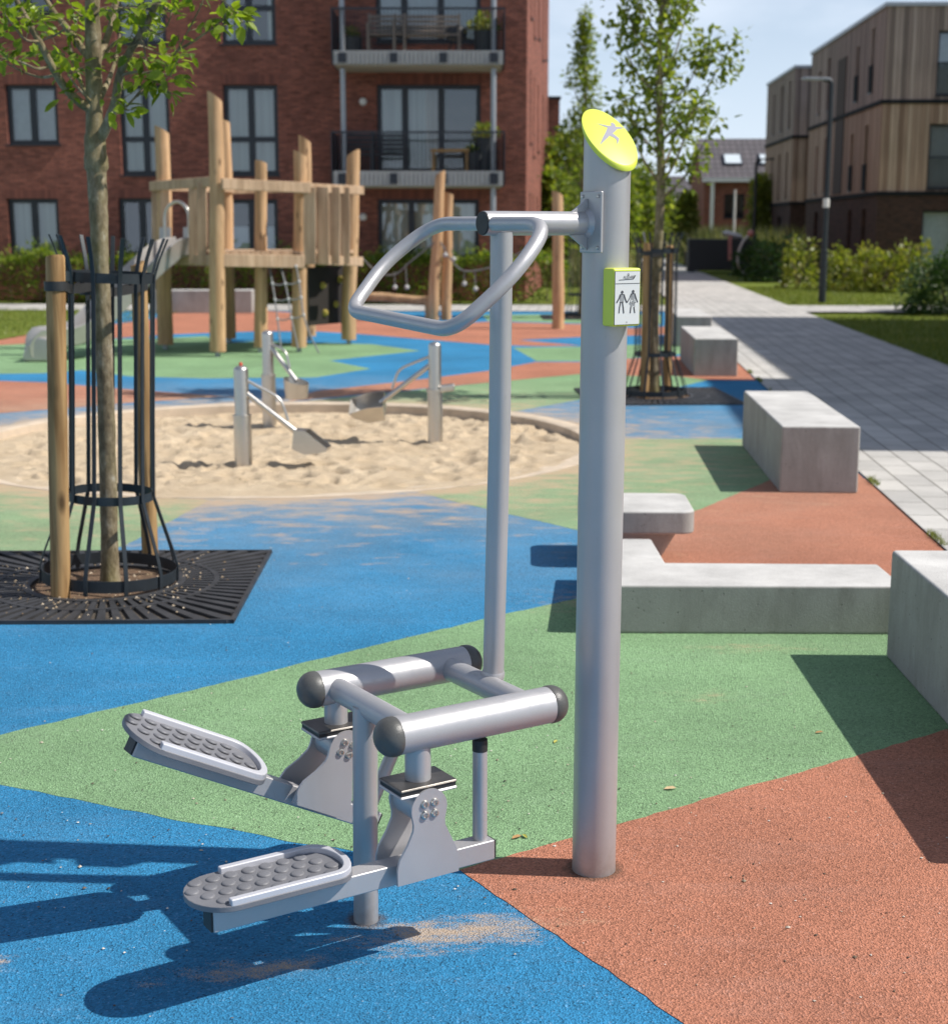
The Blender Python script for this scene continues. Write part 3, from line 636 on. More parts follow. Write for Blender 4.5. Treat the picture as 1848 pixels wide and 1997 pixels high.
# swing: hub, side plates, beam, strut, pedal - built in s,z about the pivot
PV=Vector((.632,.378))
def swing(wc,ang,mirror=1,pedw=-.04,dz=0.,roll=0.):
    ca,sa=math.cos(ang),math.sin(ang)
    def T(s,w,z):
        a,b=s-PV.x,z-PV.y; return Vector((PV.x+a*ca-b*sa,w,PV.y+a*sa+b*ca+dz))
    # fixed neck and pad
    nk=MB(); nk.tube([(.631,wc,ZT),(.631,wc,.436+dz)],.030,24); nk=nk.build('neck',SILVER,st,smooth=40)
    p=MB(); p.bx(.556,.706,wc-.052,wc+.052,.430+dz,.438+dz); p=p.build('pad_plate',PLATE,nk,bevel=.006,seg=3)
    p=MB(); p.bx(.559,.703,wc-.049,wc+.049,.422+dz,.430+dz); p.build('rubber_pad',BLACK,nk)
    p=MB(); p.bx(.556,.706,wc-.052,wc+.052,.414+dz,.422+dz); p.build('pad_plate',SILVER,nk,bevel=.006,seg=3)
    sw=MB(); sw.box((0,0,0),(.001,.001,.001)); 
    # beam
    b=MB(); M=Matrix.Rotation(-ang,3,'Y'); c=T((.435+1.15)/2,wc,.226); b.box(c,(1.15-.435,.050,.050),M); bm=b.build('beam',SILVER,st,bevel=.004,seg=2)
    e=MB(); e.box(T(1.1515,wc,.226),(.006,.044,.044),M); e.build('beam_plug',BLACK,bm)
    e=MB(); e.box(T(.4335,wc,.226),(.006,.044,.044),M); e.build('beam_plug',BLACK,bm)
    # side plates
    top=[(PV.x+.047*math.cos(a),PV.y+.004+.047*math.sin(a)) for a in np.linspace(-.25,PI+.25,15)]
    prof=top+[(PV.x-.041,.352),(PV.x-.044,.335),(PV.x-.062,.300),(PV.x-.073,.276),(PV.x-.077,.255),(PV.x-.077,.205)][::1]
    left=[(PV.x-.041,.350),(PV.x-.042,.335),(PV.x-.056,.305),(PV.x-.072,.272),(PV.x-.078,.250),(PV.x-.078,.212)]
    right=[(2*PV.x-a+ .006*(1 if z<.3 else 0),z) for a,z in left][::-1]
    prof=top+left+right
    for sgn in(-1,1):
        q=MB(); w0=wc+sgn*.050; q.prism(prof,lambda a,z,t:T(a,t,z),w0-.0035,w0+.0035); pl=q.build('side_plate',SILVER,bm,smooth=35)
        for ds,dv in((-.013,.013),(.013,.013),(-.013,-.013),(.013,-.013)):
            kk=T(PV.x+ds,w0+sgn*.0035,PV.y+.004+dv)
            bo=MB(); Mb=Matrix.Rotation(-sgn*PI/2,3,'X'); bo.lathe([(.0102,0),(.0102,.0015),(.0088,.005),(.0060,.0062),(.0052,.0060),(.0045,.0025),(.0005,.0022)],14,kk,Mb); bo.build('bolt',STEEL,bm,smooth=40)
    h=MB(); h.tube([T(PV.x,wc-.0465,PV.y+.002),T(PV.x,wc+.0465,PV.y+.002)],.040,28); h.build('hub',SILVER,bm,smooth=40)
    # filler block between plates above the beam
    q=MB(); q.box(T(PV.x,wc,.268),(.10,.006,.05),M); 
    # strut and rubber stop
    q=MB(); q.tube([T(.462,wc,.251),T(.462,wc,.472)],.0175,20); sr=q.build('strut',SILVER,bm,smooth=40)
    q=MB(); q.tube([T(.462,wc,.472),T(.462,wc,.500)],.0182,20); q.build('rubber_stop',BLACK,bm,smooth=40)
    # pedal
    def Tp(s,w,z): return T(s,w,z-(w-pc)*roll)
    pc=wc+pedw; hw=.092; s0,s1=.800,1.185
    def stad(inset,n=14,e0=1.,tipk=.95):
        h=hw-inset; out=[]
        for a in np.linspace(-PI/2,PI/2,n): out.append((s1-h*tipk-inset+h*tipk*math.cos(a),pc+h*math.sin(a)))
        for a in np.linspace(PI/2,1.5*PI,n): out.append((s0+h*.62+inset+h*.62*math.cos(a),pc+h*math.sin(a)))
        return out
    q=MB(); q.prism(stad(0),lambda a,b,t:Tp(a,b,t),.252,.266); pd=q.build('pedal',TREAD,st,smooth=35,bevel=.002)
    pd['label']='level foot pedal with round studs' if ang==0 else 'foot pedal tilted up at its outer end'
    # raised rail along both sides and round the inner end
    o1=stad(.002); i1=stad(.020)
    r=MB(); N=28
    def cut(l):  # drop the outer end
        k=14; seq=l[k:]; 
        a0=(s1-.100 if True else 0)
        return [(1.118,l[k][1])]+seq+[(1.075 if mirror>0 else 1.118,seq[-1][1])]
    A=cut(o1); B=cut(i1); n=len(A); vs=[]
    zb,zt=.2655,.280
    for (a,b) in A: vs.append(Tp(a,b,zb))
    for (a,b) in A: vs.append(Tp(a,b,zt))
    for (a,b) in B: vs.append(Tp(a,b,zb))
    for (a,b) in B: vs.append(Tp(a,b,zt))
    fs=[]
    for i in range(n-1): fs+=[(i,i+1,n+i+1,n+i),(2*n+i,3*n+i,3*n+i+1,2*n+i+1),(n+i,n+i+1,3*n+i+1,3*n+i)]
    fs+=[(0,n,3*n,2*n),(n-1,3*n-1,4*n-1,2*n-1)]
    r.add(vs,fs); r.build('pedal_rail',RAILM,pd,smooth=35,bevel=.0035)
    k=MB()
    for i in range(10):
        for j in range(4):
            a=.845+i*.0425+(.021 if j%2 else 0); b=pc+(j-1.5)*.037
            d=math.hypot(max(0,a-(s1-hw*.95)),b-pc); d2=math.hypot(max(0,(s0+hw*.62)-a)*1.5,b-pc)
            if (a>s1-hw*.95 and d>hw-.020) or (a<s0+.06 and d2>hw-.036): continue
            k.lathe([(.0158,0),(.0158,.0022),(.0140,.0042),(.0105,.0052),(.0005,.0054)],18,Tp(a,b,.2655),M)
    k.build('tread_studs',TREAD,pd,smooth=60)
    return bm
swing(wN,0.)
swing(wF,R(27.3),-1,-.005,.018,.20)
# ------------------------------------------------------------------ concrete seats along the path
def block(name,c,dx,dy,h,rz,label,cat,group=None,z0=0):
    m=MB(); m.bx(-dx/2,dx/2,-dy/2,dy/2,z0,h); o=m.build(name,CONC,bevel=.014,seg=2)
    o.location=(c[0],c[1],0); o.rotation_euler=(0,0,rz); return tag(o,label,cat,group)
GB='concrete block benches along the path'
BA=-R(3.6)
def bench(near_left,L,label,h=.435,w=.50,rz=BA):
    p=Vector(near_left); M=Matrix.Rotation(rz,2); c=p+M@Vector((w/2,L/2)); return block('concrete_bench',c,w,L,h,rz,label,'bench',GB)
bench((1.973,9.47),2.12,'stained concrete block bench standing alone on the terracotta and green rubber by the path',.435)
bench((2.54,17.2),2.2,'concrete block bench behind the second caged tree, in front of another block')
bench((2.93,21.6),2.2,'farthest concrete block bench, partly hidden behind another block and a tree guard')
bench((1.60,3.72),2.0,'concrete block bench cut off by the right edge beside the low wall',.438,.52,-R(1.2))
# L shaped low wall
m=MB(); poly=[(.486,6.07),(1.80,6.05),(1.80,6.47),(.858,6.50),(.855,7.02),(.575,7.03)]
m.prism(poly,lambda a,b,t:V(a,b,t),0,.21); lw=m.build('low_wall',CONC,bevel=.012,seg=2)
tag(lw,'low L shaped concrete wall with green tinged face behind the thick post','wall')
# mushroom seat
m=MB()
def rr(cx,cy,hx,hy,r,n=6): 
    o=[]
    for sx,sy,a in((1,1,0),(-1,1,PI/2),(-1,-1,PI),(1,-1,1.5*PI)):
        for k in range(n+1): o.append((cx+sx*(hx-r)+r*math.cos(a+PI/2*k/n),cy+sy*(hy-r)+r*math.sin(a+PI/2*k/n)))
    return o
ss=empty('mushroom_stool',(.83,7.56,0),-R(2),'squat concrete seat with rounded slab on a tapered foot by the L shaped wall','seat')
m.prism(rr(0,0,.285,.27,.07),lambda a,b,t:V(a,b,t),.175,.292); m.build('seat',CONC,ss,bevel=.012,seg=2)
m=MB(); a=rr(0,0,.12,.12,.03); b=rr(0,0,.21,.20,.05); n=len(a)
m.add([(x,y,0) for x,y in a]+[(x,y,.176) for x,y in b],[(k,(k+1)%n,n+(k+1)%n,n+k) for k in range(n)]+[tuple(range(n-1,-1,-1))]); m.build('foot',CONC,ss,smooth=40)
# ------------------------------------------------------------------ caged trees
def grate(c,h=.71,rz=0,label=''):
    r=empty('tree_grate',(c[0],c[1],0),rz,label,'tree grate','tree grates'); m=MB()
    n=64; r0=.345
    for z0,z1,ra,rb in((.004,.020,r0,r0+.035),(.004,.019,.515,.54)):
        k=72; v=[]
        for rad,z in((ra,z0),(ra,z1),(rb,z1),(rb,z0)):
            v+=[(rad*math.cos(2*PI*i/k),rad*math.sin(2*PI*i/k),z) for i in range(k)]
        m.add(v,[(a*k+i,a*k+(i+1)%k,(a+1)*k+(i+1)%k,(a+1)*k+i) for a in range(3) for i in range(k)])
    for i in range(n):
        a=2*PI*i/n; d=Vector((math.cos(a),math.sin(a))); R_=min(h/abs(d.x) if abs(d.x)>1e-6 else 9,h/abs(d.y) if abs(d.y)>1e-6 else 9)-.02
        s=Vector((-d.y,d.x)); w0=r0*PI/n*.60; w1=.0165+.016*(R_-.5)
        p,q=d*r0,d*R_
        vs=[(p+s*w0),(q+s*w1),(q-s*w1),(p-s*w0)]
        m.add([(v.x,v.y,.003) for v in vs]+[(v.x,v.y,.017) for v in vs],[(4,5,6,7),(0,4,7,3),(0,1,5,4),(3,7,6,2),(1,2,6,5)])
    for s in(1,-1): m.bx(s*h-.018 if s>0 else -h, h if s>0 else -h+.018,-h,h,0,.0185); m.bx(-h,h,s*h-.018 if s>0 else -h,h if s>0 else -h+.018,0,.018)
    m.build('grate',GRATEM,r)
    k=48; m=MB(); m.add([(0,0,.008)]+[(.35*math.cos(2*PI*i/k)*random.uniform(.97,1.02),.35*math.sin(2*PI*i/k),.006) for i in range(k)],[(0,1+i,1+(i+1)%k) for i in range(k)]); m.build('soil',SOIL,r)
    m=MB(); m.bx(-h+.01,h-.01,-h+.01,h-.01,.0028,.0032); m.build('underlay',UNDER,r)
    for t in range(70 if c[1]<9 else 0):
        pass
    return r
UNDER=simple('grit under grate',(.075,.06,.045),.95,0,.6,25,.006,120)
def guard(c,label,n=12,rot=.2,tilt=0.):
    r=empty('tree_guard',(c[0],c[1],.0),rot,label,'tree guard','tree guards')
    r.rotation_euler=(Matrix.Rotation(tilt,3,'Y')@Matrix.Rotation(rot,3,'Z')).to_euler()
    prof=[(.318,.018),(.318,.10),(.300,.165),(.222,.385),(.203,.44),(.200,.9),(.200,1.40),(.203,1.47),(.225,1.55),(.262,1.645)]
    for i in range(n):
        a=2*PI*i/n; d=Vector((math.cos(a),math.sin(a),0)); s=Vector((-d.y,d.x,0)); m=MB(); vs=[]
        for (rad,z) in prof:
            for e in(-1,1):
                for q in(-.004,.004): vs.append(d*(rad+q+.005)+s*e*.0100+Vector((0,0,z)))
        N=len(prof); fs=[(0,1,3,2),((N-1)*4,(N-1)*4+2,(N-1)*4+3,(N-1)*4+1)]
        for k in range(N-1):
            b=k*4; fs+=[(b,b+4,b+5,b+1),(b+2,b+3,b+7,b+6),(b,b+2,b+6,b+4),(b+1,b+5,b+7,b+3)]
        m.add(vs,fs); m.build('bar',DARKM,r,bevel=.0015,seg=1)
    for rad,z,h in((.316,.062,.055),(.199,.44,.04),(.199,1.462,.045)):
        k=48; m=MB(); v=[]
        for q,zz in((rad-.003,z-h/2),(rad-.003,z+h/2),(rad+.003,z+h/2),(rad+.003,z-h/2)): v+=[(q*math.cos(2*PI*i/k),q*math.sin(2*PI*i/k),zz) for i in range(k)]
        m.add(v,[(a*k+i,((a+1)%4)*k+i,((a+1)%4)*k+(i+1)%k,a*k+(i+1)%k) for a in range(4) for i in range(k)]); m.build('ring',DARKM,r,smooth=40)
    return r
def stake(x,y,h,label,r=.044,lean=(0,0)):
    m=MB(); pts=[];rs=[]
    for k in range(9):
        t=k/8; pts.append((lean[0]*t+.004*noise.noise(Vector((x,t*3,1))),lean[1]*t+.004*noise.noise(Vector((y,t*3,5))),h*t)); rs.append(r*(1.04-.07*t)*(1+.02*noise.noise(Vector((x*7,t*9,2)))))
    pts.append((lean[0],lean[1],h+.004)); rs.append(rs[-1]*.93)
    m.tube(pts,rs,22); o=m.build('tree_stake',STAKE,smooth=50,loc=(x,y,0)); return tag(o,label,'stake','tree stakes')
def tie(stk,trk,z,label,r0=.048,r1=.047):
    a=Vector((stk[0],stk[1])); b=Vector((trk[0],trk[1])); d=(b-a).normalized(); s=Vector((-d.y,d.x)); e=empty('tree_tie',(a.x,a.y,z),0,label,'tree tie','rubber tree ties'); m=MB(); pts=[]
    for k in range(13):
        an=PI/2+PI*k/12; pts.append(d*math.cos(an)*r0+s*math.sin(an)*r0)
    L=(b-a).length
    for k in range(1,5): t=k/5; pts.append((s*-r0).lerp(d*L+s*r1,t)+Vector((0,0)))
    for k in range(13):
        an=PI/2-PI*k/12; pts.append(d*L+d*math.cos(an)*r1+s*math.sin(an)*r1)
    for k in range(1,5): t=k/5; pts.append((d*L-s*r1).lerp(s*r0,t))
    N=len(pts); vs=[]
    for i,p in enumerate(pts):
        sag=-.02*math.sin(PI*min(1,max(0,p.dot(d)/L)))
        q=(p-d*(L/2)); n=Vector((pts[(i+1)%N]-pts[i-1]).yx); n=Vector((n.x,-n.y)).normalized()
        for dz,of in((-.021,-.0015),(.021,-.0015),(.021,.0015),(-.021,.0015)): vs.append((p.x+n.x*of,p.y+n.y*of,dz+sag))
    m.add(vs,[(4*i+c,4*i+(c+1)%4,4*((i+1)%N)+(c+1)%4,4*((i+1)%N)+c) for i in range(N) for c in range(4)])
    m.build('strap',BLACK,e,smooth=40)
    return e
def leaf_mesh(cents,dirs,size,fold=.25,droop=.3,wid=.62,big=True):
    """leaf blades: centre, outward direction, length"""
    n=len(cents); C_=np.array(cents); D=np.array(dirs)+np.random.normal(0,.45,(n,3)); D/=np.linalg.norm(D,axis=1,keepdims=True)
    D[:,2]-=droop*np.random.rand(n); D/=np.linalg.norm(D,axis=1,keepdims=True)
    Z=np.tile([0,0,1.],(n,1))+np.random.normal(0,.45,(n,3)); S=np.cross(D,Z); S/=np.linalg.norm(S,axis=1,keepdims=True)+1e-9; N=np.cross(S,D)
    L=np.array(size if hasattr(size,'__len__') else [size]*n)*np.random.uniform(.65,1.25,n); L=L[:,None]; Wd=L*wid*np.random.uniform(.8,1.15,(n,1)); f=np.random.uniform(.2,1.,(n,1))*fold
    if big:
        P=[C_,C_+D*L*.28+S*Wd*.45+N*Wd*f*.45,C_+D*L*.68+S*Wd*.36+N*Wd*f*.30-N*L*.05,C_+D*L-N*L*.16,C_+D*L*.68-S*Wd*.36+N*Wd*f*.30-N*L*.05,C_+D*L*.28-S*Wd*.45+N*Wd*f*.45,C_+D*L*.5-N*L*.02]
        vs=np.stack(P,1).reshape(-1,3); base=np.arange(n)[:,None]*7
        fs=np.concatenate([base+np.array([q]) for q in([0,6,2,1],[6,3,3,2],[0,5,4,6],[6,4,3,3])],0)
        out=[]
        for b in range(0,7*n,7): out+=[(b,b+6,b+2,b+1),(b+6,b+3,b+2),(b,b+5,b+4,b+6),(b+6,b+4,b+3)]
        return vs.tolist(),out
    P=[C_,C_+D*L*.45+S*Wd*.5+N*Wd*f*.4,C_+D*L-N*L*.1,C_+D*L*.45-S*Wd*.5+N*Wd*f*.4]
    vs=np.stack(P,1).reshape(-1,3); out=[]
    for b in range(0,4*n,4): out+=[(b,b+2,b+1),(b,b+3,b+2)]
    return vs.tolist(),out
def branch(mb,pts,r0,r1,n=8,sub=5):
    p=catmull(pts,sub); N=len(p); mb.tube(p,[r0+(r1-r0)*(i/(N-1))**.8 for i in range(N)],n); return p
# nearest tree: limbs follow the photograph, pixel positions at the trunk's distance
TY=6.95
def tr(x,y,dy=0.): return PY(x/3.,y/3.,TY+dy)
t1=empty('tree',(-1.746,6.95,0),0,'nearest young tree with mottled lichen bark and fresh green leaves in a dark metal guard','tree','young street trees')
def rel(ps,o): return [Vector(p)-o for p in ps]
O1=Vector((-1.746,6.95,0))
trunk_px=[(645,3420),(630,2700),(610,2100),(590,1600),(570,1100),(560,900),(552,700),(548,500),(545,250),(540,0),(537,-500),(530,-1100),(520,-1700)]
tp=[O1+Vector((0,0,-.02))]+[tr(x,y) for x,y in trunk_px[1:]]
m=MB(); pp=catmull(rel(tp,O1),8); N=len(pp); rads=[]
for i,p in enumerate(pp):
    z=p.z; r=.041-.0012*z; 
    if z<.12: r+=.012*(1-z/.12)
    if z>1.95: r=.050-.012*min(1,(z-1.95)/.5) if z<2.1 else .040-.012*(z-2.1)
    if 1.7<z<2.0: r+=.006
    if z>2.9: r=max(.008,.030-.010*(z-2.9))
    rads.append(max(.006,r*(1+.07*noise.noise(Vector((3,z*7,0))))))
m.tube(pp,rads,18)
for v_i in range(len(m.v)):
    q=Vector(m.v[v_i]); d=noise.noise(q*14)*.004; c=min(pp,key=lambda s:abs(s.z-q.z)); m.v[v_i]=tuple(q+(q-c).normalized()*d)
m.build('trunk',BARK,t1,smooth=60)
limbs=[ # (pixels with depth offset), radius
 ([(545,640,0),(470,600,-.05),(380,510,-.10),(300,380,-.16),(230,240,-.2),(150,100,-.22),(80,-40,-.25),(20,-250,-.3)],.024,.010),
 ([(575,830,0),(630,720,-.06),(675,590,-.1),(700,440,-.14),(760,300,-.2),(850,150,-.26),(920,-10,-.3),(980,-300,-.36)],.026,.011),
 ([(520,330,0),(470,270,.1),(390,160,.2),(310,60,.3),(240,-60,.36),(150,-260,.4)],.020,.009),
 ([(560,380,0),(600,280,.12),(640,180,.2),(670,60,.28),(700,-60,.34),(760,-300,.4)],.020,.009),
 ([(590,560,0),(620,500,.15),(650,430,.28),(680,330,.4),(700,200,.5)],.016,.006),
 ([(530,560,0),(480,500,.2),(420,300,.35),(380,150,.5)],.013,.005),
]
twigs=[ # thin branches with leaves
 [(670,650,-.1),(740,620,-.14),(800,560,-.16),(870,520,-.2),(960,520,-.24),(1010,560,-.26)],
 [(740,330,-.16),(800,270,-.1),(860,280,-.05),(930,310,0),(990,360,0)],
 [(800,560,-.16),(900,450,-.1),(985,370,-.1),(1040,290,-.15),(1100,180,-.2),(1180,20,-.25),(1200,-60,-.25)],
 [(1040,290,-.15),(1130,240,-.18),(1230,170,-.2),(1310,110,-.22),(1370,70,-.22)],
 [(1310,100,-.22),(1350,60,-.24),(1400,100,-.26),(1420,130,-.28)],
 [(620,300,.1),(680,240,.05),(760,230,0),(830,210,0),(900,120,0)],
 [(700,440,-.14),(780,420,-.2),(850,420,-.25),(960,430,-.3),(1030,460,-.3)],
 [(640,180,.2),(700,120,.2),(780,80,.2),(850,60,.2)],
 [(300,380,-.16),(220,400,-.2),(120,360,-.25),(20,340,-.3),(-60,330,-.3)],
 [(310,440,-.12),(240,450,-.06),(140,420,0),(60,380,.05),(0,350,.1)],
 [(230,240,-.2),(150,230,-.3),(80,150,-.35),(20,70,-.4)],
 [(260,300,-.2),(200,200,-.1),(150,130,-.05),(110,60,0)],
 [(480,480,.05),(420,420,.1),(380,350,.12),(330,300,.14)],
 [(390,160,.2),(330,200,.3),(260,230,.35),(200,260,.4)],
 [(470,270,.1),(440,180,.2),(460,90,.3)],
 [(850,150,-.26),(930,200,-.3),(990,120,-.3),(1000,60,-.3)],
 [(760,300,-.2),(830,240,-.26),(850,330,-.3),(860,400,-.3)],
 [(920,-10,-.3),(990,60,-.35),(1020,40,-.4)],
 [(675,590,-.1),(700,600,-.2),(730,640,-.24),(770,640,-.26)],
 [(540,600,0),(500,560,-.1),(430,480,-.14),(400,440,-.15)],
 [(150,100,-.22),(60,120,-.3),(20,200,-.34),(0,220,-.36)],
 [(600,280,.12),(660,330,.16),(690,380,.2)],
 [(80,-40,-.25),(30,10,-.3),(-30,40,-.3)],
 [(540,100,0),(610,60,-.1),(690,60,-.16),(760,20,-.2)],
 [(540,60,0),(480,90,-.1),(420,40,-.16)],
]
lc=[];ld=[]
for L,r0,r1 in limbs:
    m=MB(); branch(m,rel([tr(*q) for q in L],O1),r0,r1,10); m.build('limb',BARK,t1,smooth=60)
    P=catmull(rel([tr(*q) for q in L],O1),6)
    for p in P[len(P)//2:]:
        if random.random()<.22: lc.append(p+Vector((random.gauss(0,.05),random.gauss(0,.05),random.gauss(0,.05)))); ld.append((random.uniform(-1,1),random.uniform(-1,1),.2))
m=MB()
def twig_leaves(P,k,spread=.045):
    for i in range(2,len(P)):
        d=(P[i]-P[i-1]).normalized()
        for _ in range(k):
            s=Vector((random.uniform(-1,1),random.uniform(-1,1),random.uniform(-.6,.8))).normalized()
            lc.append(P[i]+s*random.uniform(.008,spread)); ld.append(tuple((d*.5+s)))
for L in twigs:
    P=branch(m,rel([tr(*q) for q in L],O1),.0075,.0022,6); twig_leaves(P[len(P)//3::2],1); twig_leaves(P[-len(P)//4:],2,.055)
    for k in range(3):
        i=random.randint(len(P)//3,len(P)-2); a=P[i]; d=Vector((random.uniform(-1,1),random.uniform(-1,1),random.uniform(-.3,.9))).normalized()*random.uniform(.06,.14)
        Q=branch(m,[a,a+d*.5+Vector((0,0,.01)),a+d],.0028,.0012,5,3); twig_leaves(Q,1,.035)
# upper crown above the frame
for k in range(22):
    z=random.uniform(2.95,4.3); c=min(pp,key=lambda s:abs(s.z-z)); a=random.uniform(0,2*PI); up=random.uniform(.8,1.4); ln=random.uniform(.3,.62)*(1.-.5*(z-2.95)/1.4)
    d=Vector((math.cos(a),math.sin(a),up)); P=branch(m,[c,c+d*ln*.4,c+d*ln*.75+Vector((0,0,.05)),c+d*ln+Vector((math.cos(a)*.1,math.sin(a)*.1,-.03))],.009,.002,5); twig_leaves(P[3:],2,.10)
m.build('twigs',BARK,t1,smooth=60)
vs,fs=leaf_mesh(lc,ld,.066); fast('foliage',vs,fs,LEAF,t1)
grate((-1.765,6.93),.715,R(1),'dark slotted square grate around the nearest tree')
guard((-1.746,6.95),'tall dark metal guard with flared bars around the nearest tree',11,R(-96.5),.043)
stake(-1.905,6.655,1.555,'thick pine stake in front of the nearest tree, at left of its guard',.043,(.058,0)); stake(-1.672,7.50,1.50,'slimmer pine stake behind the nearest tree',.040)
tie((-1.852,6.655),(-1.77,6.95),1.43,'black rubber strap from the front stake to the nearest tree'); tie((-1.672,7.5),(-1.772,6.95),1.40,'black rubber strap from the rear stake to the nearest tree',.044)
# ------------------------------------------------------------------ other trees
def crown_tree(name,base,H,h0,label,shape,nl,leafn,leafs,mat,group=None,seed=1,r=.055,limb_up=(1.2,2.2),big=False,lean=0.):
    rs=random.Random(seed); o=Vector((base[0],base[1],0)); t=empty(name,o,0,label,'tree',group)
    tp=[Vector((0.02*math.sin(k*1.7+seed)+lean*(k/8)**2,.02*math.cos(k*2.1+seed),H*k/8)) for k in range(9)]; m=MB(); P=catmull(tp,5); N=len(P); m.tube(P,[max(.007,r*(1-.88*(i/(N-1))**1.1)) for i in range(N)],10); m.build('trunk',BARK,t,smooth=60)
    lm=MB(); c=[];d_=[]
    for k in range(nl):
        f=k/nl; z=h0+(H*.97-h0)*f; p=min(P,key=lambda s:abs(s.z-z)); a=k*2.399+rs.uniform(-.5,.5); rad=shape(f)*rs.uniform(.75,1.2); up=rs.uniform(*limb_up)
        d=Vector((math.cos(a),math.sin(a),0)); e=p+d*rad+Vector((0,0,rad*up)); mid=p+d*rad*.55+Vector((0,0,rad*up*.38))
        Q=branch(lm,[p,mid,e],max(.006,r*.33*(1-.6*f)),.003,6,6)
        for q in Q[3:]:
            w=.04+.10*rad
            for _ in range(max(1,int(leafn/nl/len(Q)*1.1))):
                off=Vector((rs.gauss(0,w),rs.gauss(0,w),rs.gauss(0,w*.8))); c.append(q+off); d_.append(tuple(off.normalized()+Vector((0,0,.2))))
        for s in range(3):
            q=Q[rs.randint(4,len(Q)-1)]; dd=Vector((rs.uniform(-1,1),rs.uniform(-1,1),rs.uniform(0,1.2))).normalized()*rad*rs.uniform(.25,.5); S=branch(lm,[q,q+dd*.5,q+dd],.005,.002,5,3)
            for q2 in S:
                for _ in range(max(1,int(leafn/nl/14))):
                    off=Vector((rs.gauss(0,.06),rs.gauss(0,.06),rs.gauss(0,.06))); c.append(q2+off); d_.append(tuple(off.normalized()))
    lm.build('limbs',BARK,t,smooth=60); vs,fs=leaf_mesh(c,d_,leafs,big=big); fast('foliage',vs,fs,mat,t); return t
YT='young street trees'
crown_tree('tree',(1.82,15.0),5.6,1.95,'airy young tree rising beside the path behind the thick post',lambda f:.56*(1-.35*f) if f>.15 else .46,32,2300,.08,LEAF2,YT,3,.062,(1.1,1.9),True)
grate((1.85,15.05),.75,R(3),'dark slotted square grate around the tree beside the path'); guard((1.82,15.0),'dark flared metal guard around the tree beside the path',11,.3)
p=G(1256,778); stake(p.x,p.y,1.53,'pine stake in front of the tree beside the path',.045); stake(1.99,15.32,1.5,'pine stake half hidden behind the guard of the tree beside the path',.042)
tie((p.x,p.y),(1.82,15.0),1.44,'black rubber strap holding the tree beside the path',.05,.062)
crown_tree('tree',(2.06,28.7),5.75,1.5,'slender spire shaped tree at the far end of the playground',lambda f:.72*(1-f)**1.3+.05,38,1500,.10,LEAF2,YT,5,.06,(1.0,1.8))
guard((2.0,28.7),'farthest dark metal guard, half hidden behind the thick post',10,.1)
grate((2.0,28.7),.7,0,'farthest tree grate, behind the thick post')
